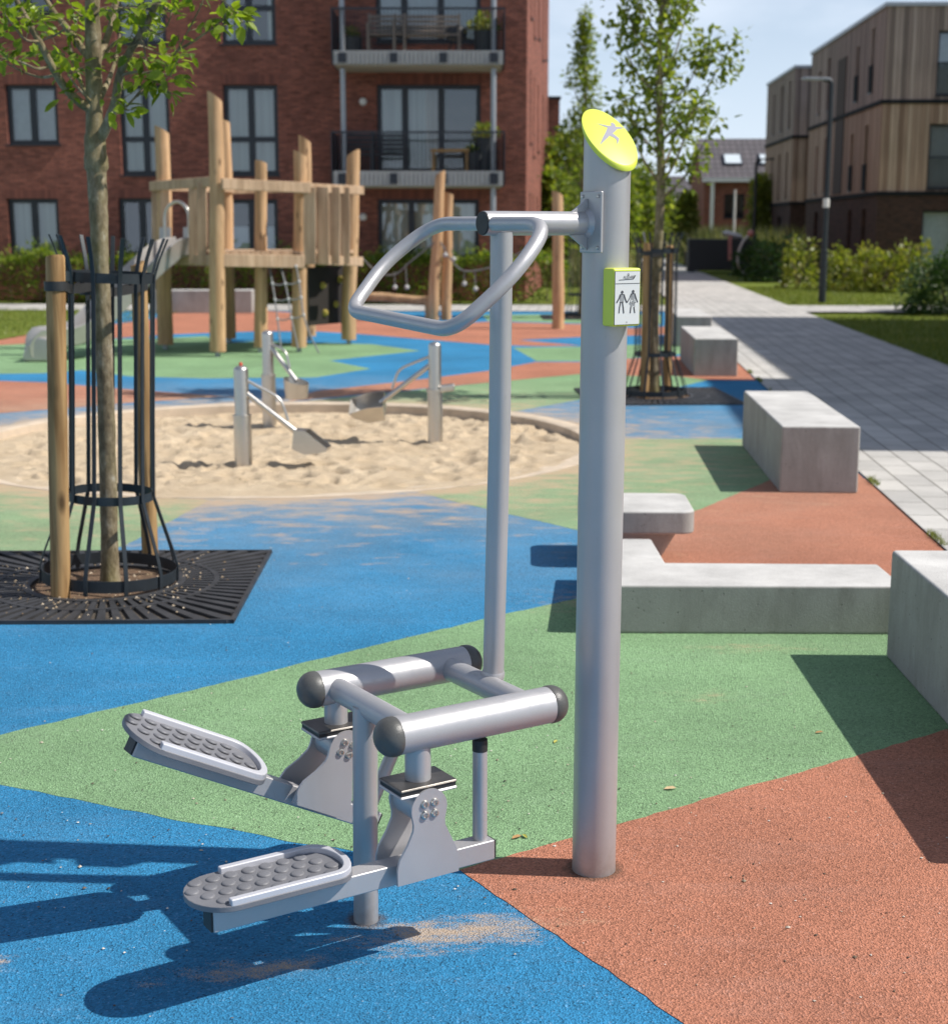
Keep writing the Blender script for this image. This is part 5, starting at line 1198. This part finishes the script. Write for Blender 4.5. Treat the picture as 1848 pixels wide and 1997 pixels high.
x,y=bpos(698,0,.6); chair(x,y,z0b,.62,'dark garden chair at left on the lower balcony',DKF); x,y=bpos(757,0,.7); chair(x,y,z0b,.70,'dark garden chair in front of the balcony door, lower balcony',DKF)
x,y=bpos(877,0,.45); o_=empty('garden_table',(x,y,z0b),0,'small orange wooden table on the lower balcony','table'); m=MB(); m.bx(-.43,.43,-.25,.25,.47,.52); m.build('tabletop',YEL,o_)
for a,b in((-1,-1),(1,-1),(-1,1),(1,1)): m=MB(); m.bx(a*.38-.03,a*.38+.03,b*.2-.03,b*.2+.03,0,.47); m.build('leg',YEL,o_)
x,y=bpos(922,0,.5); planter(x,y,z0b,.26,.45,'squat dark pot with small plant beside the orange table',LEAF3,130,.09,.20); x,y=bpos(946,0,.55); planter(x,y,z0b,.24,.78,'tall black pot with leafy plant at right on the lower balcony',LEAF5,240,.11,.30)
# small brick block behind its corner
c0=PY(1066,300,49.); c1=PY(1090,300,49.); zt=PY(1080,193,49.).z
def bigbox(name,x0,x1,y0,y1,h,mat,label,cat,wins=(),rot=0.):
    o=empty(name,(x0,y0,0),rot,label,cat); m=MB(); D=X_; ws=[w for w in wins]
    wall(m,Vector((0,0,0)),X_,0,x1-x0,0,h,ws,.12,Nn); m.add([(0,0,0),(0,0,h),(0,y1-y0,h),(0,y1-y0,0)],[(0,1,2,3)]); m.add([(x1-x0,0,0),(x1-x0,0,h),(x1-x0,y1-y0,h),(x1-x0,y1-y0,0)],[(0,1,2,3)]); m.add([(0,y1-y0,0),(0,y1-y0,h),(x1-x0,y1-y0,h),(x1-x0,y1-y0,0)],[(0,1,2,3)]); m.build('wall',mat,o)
    m=MB(); m.bx(-.04,x1-x0+.04,-.04,y1-y0+.04,h+.003,h+.09); m.build('roof',ANTH,o)
    for w in ws: window(o,Vector((0,0,0)),X_,Nn,*w,[],[],fw=.06)
    return o
bigbox('brick_wing',c0.x-1.2,c1.x,49.,58.,zt,BRICKH,'narrow red brick wing showing past the corner of the apartment block','building',[(.4,.9,3.6,5.4),(.4,.9,.8,2.5)])
# timber clad flats on the right
def clad(name,x0,y0,yaw,wx,ly,H,label,side,front,bands=(2.78,5.58)):
    o=empty(name,(x0,y0,0),yaw,label,'apartment building'); b1,b2=bands
    D1=X_; D2=Nn
    segs=((0,b1,BRICKD),(b1,b2,CLADB),(b2,H,CLADG))
    for z0,z1,mt in segs:
        m=MB(); f=[(a,b,c,d) for a,b,c,d in front if z0<=c<z1]; s=[(a,b,c,d) for a,b,c,d in side if z0<=c<z1]
        wall(m,Vector((0,0,0)),D1,0,wx,z0,z1,f,.16,Nn); wall(m,Vector((0,0,0)),D2,0,ly,z0,z1,s,.16,X_)
        m.add([(wx,0,z0),(wx,0,z1),(wx,ly,z1),(wx,ly,z0)],[(0,1,2,3)]); m.add([(0,ly,z0),(0,ly,z1),(wx,ly,z1),(wx,ly,z0)],[(0,1,2,3)]); m.build('wall',mt,o)
    for z in(b1,b2):
        m=MB(); m.bx(-.05,wx+.05,-.06,-.003,z-.07,z+.05); m.bx(-.06,-.003,-.002,ly,z-.07,z+.05); m.build('drip_band',GUARDM,o)
    m=MB(); m.bx(-.06,wx+.06,-.07,ly+.06,H+.003,H+.12); m.build('roof',GALV,o)
    for w in front: window(o,Vector((0,0,0)),D1,Nn,*w,[] if w[1]-w[0]<1.3 else [.5],[],dep=.13,cur=[(.05,.95,0,1,BLIND)] if w[1]-w[0]>1 else [])
    for w in side: window(o,Vector((0,0,0)),D2,X_,*w,[],[],dep=.13,fw=.05)
    return o
yaw=-R(2.7)
sA=[(1.6,2.1,6.0,8.0),(3.9,4.4,5.9,7.7),(9.1,9.6,6.0,7.9),(11.0,11.5,6.0,7.6),(1.9,2.4,2.9,5.0),(4.2,4.7,2.95,4.85),(9.1,9.6,3.0,5.0),(11.0,11.5,3.0,4.8),(1.7,2.3,.2,2.3),(4.0,4.6,.2,2.3),(10.4,11.2,.2,2.3)]
fA=[(1.62,3.9,5.75,7.7),(1.5,3.8,2.9,4.9),(1.42,3.6,.55,2.25)]
oA=clad('timber_apartments',12.75,48.,yaw,14.,13.2,8.42,'nearer timber clad flats with brown brick ground floor on the right',sA,fA)
m=MB(); m.bx(-.10,.02,6.0,7.5,2.86,7.75); m.v=[(x,y,z) for x,y,z in m.v]
m=MB(); m.bx(-.035,-.004,5.95,7.55,2.9,7.6); m.build('recess_shade_panel',simple('dark brown recess shade',(.05,.03,.022),.8),oA)  # flat panel on the wall; its dark colour paints the shade of a recess
for w in((1.6,2.1,6.0),(3.9,4.4,5.9),(1.9,2.4,2.9),(4.2,4.7,2.95)):
    m=MB(); m.bx(-.05,-.02,w[0]-.02,w[1]+.02,w[2],w[2]+.85); m.build('window_guard',GUARDM,oA)
for w in fA[:2]:
    m=MB()
    for k in range(22): x=w[0]+(w[1]-w[0])*k/21; m.bx(x-.008,x+.008,-.07,-.055,w[2],w[2]+.95)
    m.bx(w[0],w[1],-.075,-.05,w[2]+.951,w[2]+1.0); m.build('juliet_rail',ANTH,oA)
sB=[(1.0,1.5,6.0,8.0),(3.2,3.8,6.0,8.0),(5.6,6.1,6.0,7.8),(1.2,1.7,3.0,5.0),(3.4,3.9,3.0,5.0),(5.6,6.1,3.0,5.0),(2.4,3.6,.2,2.2),(5.6,6.4,.2,2.2)]
clad('timber_apartments',13.75,66.,yaw,13.,8.2,8.42,'farther timber clad flats partly hidden behind the nearer block',sB,[])
# neighbour on the right, outside the picture, whose shadow lies on the path
nb=bigbox('neighbour_building',0,9,0,5.5,7.75,BRICKD,'brown brick flats beyond the right edge that shade the path','building',[(1,2.4,.5,2.4),(4,5.4,.5,2.4),(1,2.4,3.4,5.2),(4,5.4,3.4,5.2)]); nb.location=(9.15,10.75,0); nb.rotation_euler=(0,0,-R(4.3))
nc=bigbox('neighbour_building',0,9,0,12.1,8.6,CLADB,'taller timber flats beyond the right edge behind brown brick flats','building',[(1,2.4,3.4,5.2)]); nc.location=(11.25,16.05,0); nc.rotation_euler=(0,0,-R(4.3))
# house with steep tiled roof
YH=88.
def house(x0,x1,y0,dp,eave,ridge,label,white=True,wn=()):
    o=empty('brick_house',(x0,y0,0),-R(3),label,'house'); w=x1-x0; m=MB(); wall(m,Vector((0,0,0)),X_,0,w,0,eave,list(wn),.1,Nn)
    for x in(0,w): m.add([(x,0,0),(x,dp,0),(x,dp,eave),(x,dp/2,ridge),(x,0,eave)],[(0,1,2,3,4)])
    m.add([(0,dp,0),(w,dp,0),(w,dp,eave),(0,dp,eave)],[(0,1,2,3)]); m.build('wall',BRICKH,o)
    m=MB(); e=.35; k=(ridge-eave)/(dp/2)
    for s in(0,1):
        f=lambda y:(dp-y) if s else y
        m.add([(-.15,f(-e),eave-e*k+.05),(w+.15,f(-e),eave-e*k+.05),(w+.15,f(dp/2),ridge+.05),(-.15,f(dp/2),ridge+.05),(-.15,f(-e),eave-e*k+.20),(w+.15,f(-e),eave-e*k+.20),(w+.15,f(dp/2),ridge+.2),(-.15,f(dp/2),ridge+.2)],[(0,1,2,3),(4,5,6,7),(0,1,5,4),(0,3,7,4),(1,2,6,5)])
    rf=m.build('roof',TILE,o)
    m=MB(); m.bx(-.15,w+.15,-e-.14,-e-.01,eave-e*k-.05,eave-e*k+.17); m.build('gutter',WHITE,rf)
    for w_ in wn: window(o,Vector((0,0,0)),X_,Nn,*w_,[.5],[],fw=.08)
    return o,rf,k
a=PY(1373,350,YH); rz=PY(1400,277,YH).z; ez=PY(1400,362,YH-2).z
ho,rf,kk=house(a.x,a.x+9,YH,8.4,ez+.5,PY(1400,277,YH+4.2).z,'brick house with steep dark tiled roof and two skylights',True,[((1412-1373)*YH/2900,(1450-1373)*YH/2900,PY(1400,425,YH).z,PY(1400,378,YH).z)])
for px in(1430,1497):
    x=(px-1373)*(YH+1.5)/2900; y=1.55; z=(ez+.5)+y*kk+.2; m=MB(); Mx=Matrix.Rotation(math.atan(kk),3,'X'); m.box((x,y,z+.05),(1.1,1.35,.12),Mx); s_=m.build('skylight',ANTH,rf); m=MB(); m.box((x,y-.03,z+.12),(.92,1.15,.03),Mx); m.build('skylight_pane',simple('skylight glass',(.62,.68,.72),.08,0,.02),s_)
m=MB(); x=(1388-1373)*YH/2900; m.tube([(x,-.3,0),(x,-.3,ez+.3)],.11,8); m.build('downpipe',WHITE,ho)
b=PY(1303,400,118.); house(b.x,b.x+3.6,118.,8,3.6,PY(1330,357,122.).z,'low distant row house with dark roof left of the steep roofed house')
c=PY(1180,400,130.); house(c.x,c.x+7,130.,8,3.3,6.0,'distant brick house glimpsed between the trees behind the thick post')
# ------------------------------------------------------------------ lamps, bins and bits
def lamp(x,y,h,label,arm,col=DARKM,two=False):
    o=empty('street_lamp',(x,y,0),0,label,'street lamp','street lamps'); m=MB(); m.tube([(0,0,0),(0,0,1.2),(0,0,1.21),(0,0,h)],[.085,.085,.065,.055],14); m.build('pole',col,o,smooth=40)
    hd=empty('lamp_head',(0,0,h),0,parent=o)
    m=MB(); m.tube(fillet([(0,0,-.05),(0,0,.06),(-.18*arm,0,.09)],.05),.045,10); m.build('arm',col,hd,smooth=50)
    m=MB(); m.prism([(-.02,-.09),(.55,-.11),(.62,-.05),(.62,.05),(.55,.11),(-.02,.09)],lambda a,b,t:V(-arm*(a+.05),b,.075+t+a*.02),0,.055); m.build('luminaire',GALV if not two else col,hd,bevel=.01)
    return o
q=G(1602,590); lp=lamp(q.x,q.y,PY(1612,163,q.y).z,'slim grey street lamp on the grass in front of the timber flats',1)
m=MB(); m.lathe([(.072,1.55),(.074,1.56),(.074,1.74),(.070,1.75)],12,(0,0,.6)); m.build('sticker_band',WHITE,lp)
q=G(1467,533); lamp(q.x,q.y,PY(1467,316,q.y).z,'black street lamp by the hedge, farther down the path',-1,DARKM,True)
q=PY(1429,500,66.); o=empty('flag_pole',(q.x,66.,0),0,'thin white pole in the tall grass in front of the tiled house','pole')
m=MB(); m.tube([(0,0,0),(0,0,PY(1429,372,66.).z)],[.07,.05],10); m.build('pole',WHITE,o); m=MB(); m.lathe([(.06,0),(.06,.05)],10,(0,0,PY(1429,372,66.).z)); m.build('cap',WHITE,o)
q=G(1408,531); bxo=empty('planter_box',(q.x,q.y,0),-R(4),'black planter box at the lawn edge with a white bag lying on top','planter')
m=MB(); w_=1.32; m.bx(-w_,w_,0,1.2,.06,1.28); m.build('box',POT,bxo,bevel=.03)
for sx in(-1,1):
    for yy in(.1,1.1): m=MB(); m.bx(sx*(w_-.15)-.1,sx*(w_-.15)+.1,yy-.1,yy+.1,0,.059); m.build('foot',POT,bxo)
m=MB(); m.lathe([(.001,-.25),(.3,-.2),(.42,0),(.3,.2),(.001,.25)],14); o=m.build('white_bag',WHITE,smooth=50); o.scale=(1.05,.65,.55); o.location=(q.x+.45,q.y+.5,1.42); o.rotation_euler=(0,.25,0); tag(o,'crumpled white bag on the black planter box','bag')
m=MB(); m.beam((0,0,.0),(0.02,-.02,-.95),.14,.02,(0,1,0)); o=m.build('pink_ribbon',PINK); o.location=(q.x+.25,q.y-.03,1.40); tag(o,'pink strip hanging over the front of the black planter box','ribbon')
q=G(1452,537); o=empty('cycle_stand',(q.x,q.y,0),0,'curved white stand with a pinkish knob beside the black planter box','stand')
m=MB(); m.tube(catmull([(.1,0,0),(-.2,0,.25),(-.28,0,.7),(-.12,0,1.2),(.12,0,1.45)],5),.045,10); m.build('hoop',WHITE,o,smooth=50); ball((.16,0,1.50),.13,PINK,o,'knob')
m=MB(); m.bx(-.1,1.4,-.3,.3,0,.08); m.build('base',POT,o,bevel=.02)
# ------------------------------------------------------------------ planting
def bush_mesh(n,rx,ry,h,seed,lump=.28,freq=1.6,shell=.55,ground=.02):
    rs=random.Random(seed); c=[];d=[]
    for _ in range(n):
        v=Vector((rs.gauss(0,1),rs.gauss(0,1),rs.gauss(0,1))).normalized(); v.z=abs(v.z) if rs.random()<.85 else v.z*.2
        k=1+lump*noise.noise(Vector((v.x*freq+seed,v.y*freq,v.z*freq)))*2; r=(shell+(1-shell)*rs.random()**.6)*k
        p=Vector((v.x*rx*r,v.y*ry*r,max(ground,v.z*h*r))); c.append(tuple(p)); d.append(tuple(v+Vector((0,0,.35))))
    return c,d
def shrub(x,y,rx,ry,h,n,leaf,mat,label,seed,group=None,name='shrub',cat='shrub',big=False,stems=5):
    o=empty(name,(x,y,0),seed*1.3,label,cat,group); c,d=bush_mesh(n,rx,ry,h,seed); vs,fs=leaf_mesh(c,d,leaf,big=big,droop=.5); fast('foliage',vs,fs,mat,o)
    m=MB(); rs=random.Random(seed)
    for k in range(stems):
        a=rs.uniform(0,2*PI); t=rs.uniform(.3,.8); m.tube([(0,0,0),(rx*t*.4*math.cos(a),ry*t*.4*math.sin(a),h*.45),(rx*t*math.cos(a),ry*t*math.sin(a),h*.85)],[.02,.014,.005],6)
    m.build('stems',BARK,o); return o
# hedge in front of the brick block: individual bushes grown together, one hedge each side of the tower
def hedge(x0,x1,y,dp,label,n,seed):
    rs=random.Random(seed); o=empty('hedge',((x0+x1)/2,y,0),0,label,'hedge'); c=[];d=[]; L=x1-x0
    for _ in range(n):
        x=rs.uniform(-L/2,L/2); hh=1.03+.30*noise.noise(Vector((x*.9+seed,0,3)))+.12*noise.noise(Vector((x*3.1,seed,1)))
        f=rs.random()
        if f<.55: yy=-dp/2+abs(rs.gauss(0,.09))+.10*noise.noise(Vector((x*2.5,5,0)))-.0; zz=rs.uniform(.02,hh)
        elif f<.92: yy=rs.uniform(-dp/2,dp/2); zz=hh-abs(rs.gauss(0,.09))
        else: yy=rs.uniform(-dp/2,dp/2); zz=hh+rs.uniform(0,.28)*rs.random()
        yy+=.22*noise.noise(Vector((x*1.7,zz*1.7,seed)))
        c.append((x,yy,zz)); d.append((rs.uniform(-.6,.6),-1 if f<.55 else rs.uniform(-.6,.2),.5 if f<.55 else 1.))
    vs,fs=leaf_mesh(c,d,.105,big=False,droop=.6); fast('foliage',vs,fs,LEAF3,o)
    m=MB()
    for k in range(int(L*3)):
        x=-L/2+L*(k+.5)/int(L*3); m.tube([(x,0,0),(x+rs.uniform(-.1,.1),rs.uniform(-.1,.1),.55),(x+rs.uniform(-.2,.2),rs.uniform(-.2,.2),.95)],[.018,.012,.004],5)
    m.build('stems',BARK,o); return o
hedge(-13.,-3.4,34.95,.8,'leafy hedge along the brick block at left, behind the tower',9000,2)
hedge(-3.2,2.2,34.9,.8,'leafy hedge under the balconies, behind the rope course',5600,9)
# right hand planting bed
GS='shrubs in front of the timber flats'
sh=[(1470,537,.0,1.25,.9,1.15,LEAF4,'dark green shrub beside the black street lamp'),(1515,548,0,1.2,.8,1.25,LEAF4,'broad dark shrub between the two street lamps'),(1556,560,0,.62,.6,1.25,LEAF5,'yellow green shrub just left of the grey lamp'),(1535,540,2.,1.1,.8,1.3,LEAF4,'dark shrub behind a yellow green one, left of the grey lamp'),(1640,563,0,.62,.6,1.15,LEAF5,'reddish tipped shrub right of the grey street lamp'),(1688,566,0,.70,.6,1.3,LEAF5,'loose yellow shrub in front of the brown brick corner'),(1735,568,0,.75,.7,1.25,LEAF5,'loose yellow shrub under the flats, right of another loose one'),(1778,568,0,.6,.6,1.35,LEAF5,'pale green shrub next to the dark bush at the right edge'),(1640,545,3.,1.,.7,.9,LEAF3,'green ground shrub behind the reddish tipped one'),(1720,545,3.,1.2,.8,1.,LEAF3,'wide green shrub against the brown brick wall')]
for i,(px,py,dy,rx,ry,h,mt,lb) in enumerate(sh):
    q=G(px,py); shrub(q.x,q.y+dy,rx,ry,h,int(1000*rx),.15,mt,lb,11+i,GS)
q=G(1850,612); shrub(q.x+.12,q.y+.3,.95,.8,1.22,7000,.085,LEAF4,'dense dark round bush at the right edge of the lawn',33)
# trees in the distance
def dtree(px,py,D,top,wd,label,mat,seed,n=2200,leaf=.26,base_h=.35):
    q=PY(px,py,D); H=PY(px,top,D).z; o=empty('tree',(q.x,D,0),0,label,'tree','distant trees'); rs=random.Random(seed); W_=wd*D/2900/2; c=[];d=[]
    for k in range(n):
        cl=rs.randint(0,16); a=cl*2.4; zf=(cl+.5)/17; R0=W_*(math.sin(PI*min(1,.18+.82*zf))**.7); cc=Vector((R0*.6*math.cos(a),R0*.6*math.sin(a),H*(base_h+(1-base_h)*zf*.92)))
        v=Vector((rs.gauss(0,1),rs.gauss(0,1),rs.gauss(0,.8)))*(W_*.26); c.append(tuple(cc+v)); d.append(tuple(v.normalized()+Vector((0,0,.3))))
    vs,fs=leaf_mesh(c,d,leaf,big=False); fast('crown',vs,fs,mat,o); m=MB(); m.tube([(0,0,0),(0,0,H*.5),(0.05,0,H*.9)],[.05*W_+.05,.04*W_+.03,.02],8)
    for cl in range(0,17,2):
        a=cl*2.4; zf=(cl+.5)/17; R0=W_*.55; m.tube([(0,0,H*(base_h*.8+.4*zf)),(R0*math.cos(a),R0*math.sin(a),H*(base_h+(1-base_h)*zf*.9))],[.03,.008],5)
    m.build('trunk',BARK,o); return o
for i,a in enumerate([(1105,470,46.,255,120,'bushy tree between the brick block and the thick post',LEAF2),(1075,480,44.,330,70,'small leaning tree close to the brick corner',LEAF2),(1245,470,64.,330,120,'rounded green tree behind the tree beside the path',LEAF2),(1190,470,58.,300,110,'leafy tree standing directly behind the thick post',LEAF3),(1337,460,70.,372,38,'small pointed young tree in front of the distant row house',LEAF5),(1482,460,72.,340,44,'slim light green tree in front of the tiled house',LEAF5),(1300,460,95.,385,70,'far rounded tree beyond the tall grass',LEAF2),(1130,465,80.,350,150,'wide dark tree far behind the slender spire',LEAF4)]):
    dtree(*a[:6],a[6],50+i)
def blades(name,n,reg,h,wd,mat,label,z=0.012,seed=1):
    rs=np.random.RandomState(seed); pts=[]
    while len(pts)<n:
        p=reg(rs)
        if p is not None: pts.append(p)
    P=np.array(pts); k=len(P); hh=h*rs.uniform(.5,1.3,k); a=rs.uniform(0,2*PI,k); l=rs.normal(0,.30,(k,2))*hh[:,None]
    v=np.zeros((k,3,3)); v[:,0,:2]=P-np.stack([np.cos(a),np.sin(a)],1)*wd/2; v[:,1,:2]=P+np.stack([np.cos(a),np.sin(a)],1)*wd/2; v[:,2,:2]=P+l; v[:,0,2]=v[:,1,2]=z; v[:,2,2]=z+hh
    return tag(fast(name,v.reshape(-1,3).tolist(),[(3*i,3*i+1,3*i+2) for i in range(k)],mat),label,kind='stuff')
def reg_tall(rs):
    y=rs.uniform(64,84); x=EDGE(y)+2.3+rs.uniform(-9 if y>73 else 0,9)
    if EDGE(y)-.3<x<EDGE(y)+2.8 and y<86: return None
    return (x,y)
blades('tall_grass',15000,reg_tall,1.55,.09,STRAW,'pale unmown tall grass in front of the far houses',-.03,3)
def reg_tall2(rs):
    y=rs.uniform(44,70); x=EDGE(y)-rs.uniform(.3,4.5); return (x,y)
blades('tall_grass',5000,reg_tall2,.9,.06,STRAW,'tall grass between the path and the brick block',-.03,4)
def reg_l(rs):
    y=rs.uniform(20.5,31.5)**1.; x=rs.uniform(-12,-4.6)
    lim={20:-9.5}; xl=-5.9-(31.5-y)*.05-(0 if y>27 else (27-y)*.35); return (x,y) if x<xl else None
blades('grass',9000,reg_l,.06,.012,GRASSM,'short grass on the lawn left of the slide',.012,5)
def reg_r(rs):
    y=rs.uniform(16.5,44); x=EDGE(y)+2.62+abs(rs.normal(0,3.)); return None if (29.3<y<32.4) else (x,y)
blades('grass',26000,reg_r,.07,.014,GRASSM,'short grass on the lawn right of the path',-.03,6)
def reg_j(rs):
    y=rs.uniform(6.5,20); return (EDGE(y)+rs.normal(0,.012)+.01,y) if noise.noise(Vector((0,y*2.2,0)))>.12 else None
blades('weeds',700,reg_j,.035,.006,GRASSM,'sparse weeds in the joint along the path edge',.012,7)
# ------------------------------------------------------------------ camera, light, sky
cam=bpy.data.cameras.new('camera'); co=bpy.data.objects.new('camera',cam); COL.objects.link(co); SC.camera=co
co.location=EYE; co.rotation_euler=(PI/2-PITCH,0,0)
cam.sensor_fit='HORIZONTAL'; cam.sensor_width=36; cam.lens=36*F/1848; cam.clip_end=2000; cam.clip_start=.05
cam.shift_x=0; cam.shift_y=0
cam.dof.use_dof=True; cam.dof.focus_distance=3.75; cam.dof.aperture_fstop=5.2
SUN_EL=R(48.5); sd=Vector((.996,-.085,0)).normalized(); sun_dir=Vector((sd.x*math.cos(SUN_EL),sd.y*math.cos(SUN_EL),math.sin(SUN_EL)))
L=bpy.data.lights.new('sun','SUN'); L.energy=5.0; L.angle=R(.53); L.color=(1.,.955,.88); lo=bpy.data.objects.new('sun',L); COL.objects.link(lo)
lo.rotation_euler=sun_dir.to_track_quat('Z','Y').to_euler()
w=bpy.data.worlds.new('World'); SC.world=w; w.use_nodes=True; nt=w.node_tree; bg=nt.nodes['Background']
sky=nt.nodes.new('ShaderNodeTexSky'); sky.sky_type='NISHITA'; sky.sun_disc=False; sky.sun_elevation=SUN_EL
sky.sun_rotation=math.atan2(sd.x,sd.y); sky.air_density=1.; sky.dust_density=.35; sky.ozone_density=2.6
tc=nt.nodes.new('ShaderNodeTexCoord'); mp=nt.nodes.new('ShaderNodeMapping'); mp.inputs['Scale'].default_value=(2.2,2.2,5.5); mp.inputs['Location'].default_value=(.35,.1,.55); nt.links.new(tc.outputs['Generated'],mp.inputs[0])
nz=nt.nodes.new('ShaderNodeTexNoise'); nz.inputs['Scale'].default_value=1.7; nz.inputs['Detail'].default_value=7; nz.inputs['Roughness'].default_value=.52; nt.links.new(mp.outputs[0],nz.inputs['Vector'])
rp=nt.nodes.new('ShaderNodeValToRGB'); rp.color_ramp.elements[0].position=.47; rp.color_ramp.elements[0].color=(.04,.04,.04,1); rp.color_ramp.elements[1].position=.66; rp.color_ramp.elements[1].color=(.62,.62,.62,1); nt.links.new(nz.outputs[0],rp.inputs[0])
mx=nt.nodes.new('ShaderNodeMix'); mx.data_type='RGBA'; nt.links.new(rp.outputs[0],mx.inputs[0]); nt.links.new(sky.outputs[0],mx.inputs[6]); mx.inputs[7].default_value=(10.8,11.2,12.0,1)
sx=nt.nodes.new('ShaderNodeSeparateXYZ'); nt.links.new(tc.outputs['Generated'],sx.inputs[0])
hr=nt.nodes.new('ShaderNodeValToRGB'); e=hr.color_ramp.elements; e[0].position=0.; e[0].color=(.80,.80,.80,1); e[1].position=.42; e[1].color=(0,0,0,1); k=e.new(.16); k.color=(.36,.36,.36,1); nt.links.new(sx.outputs[2],hr.inputs[0])
hz=nt.nodes.new('ShaderNodeMix'); hz.data_type='RGBA'; nt.links.new(hr.outputs[0],hz.inputs[0]); nt.links.new(mx.outputs[2],hz.inputs[6]); hz.inputs[7].default_value=(9.2,10.6,12.8,1)
nt.links.new(hz.outputs[2],bg.inputs['Color']); bg.inputs['Strength'].default_value=.085
SC.view_settings.view_transform='Standard'; SC.view_settings.look='None'; SC.view_settings.exposure=.17; SC.view_settings.gamma=1
SC.cycles.max_bounces=8; SC.cycles.transparent_max_bounces=12; SC.cycles.sample_clamp_indirect=6
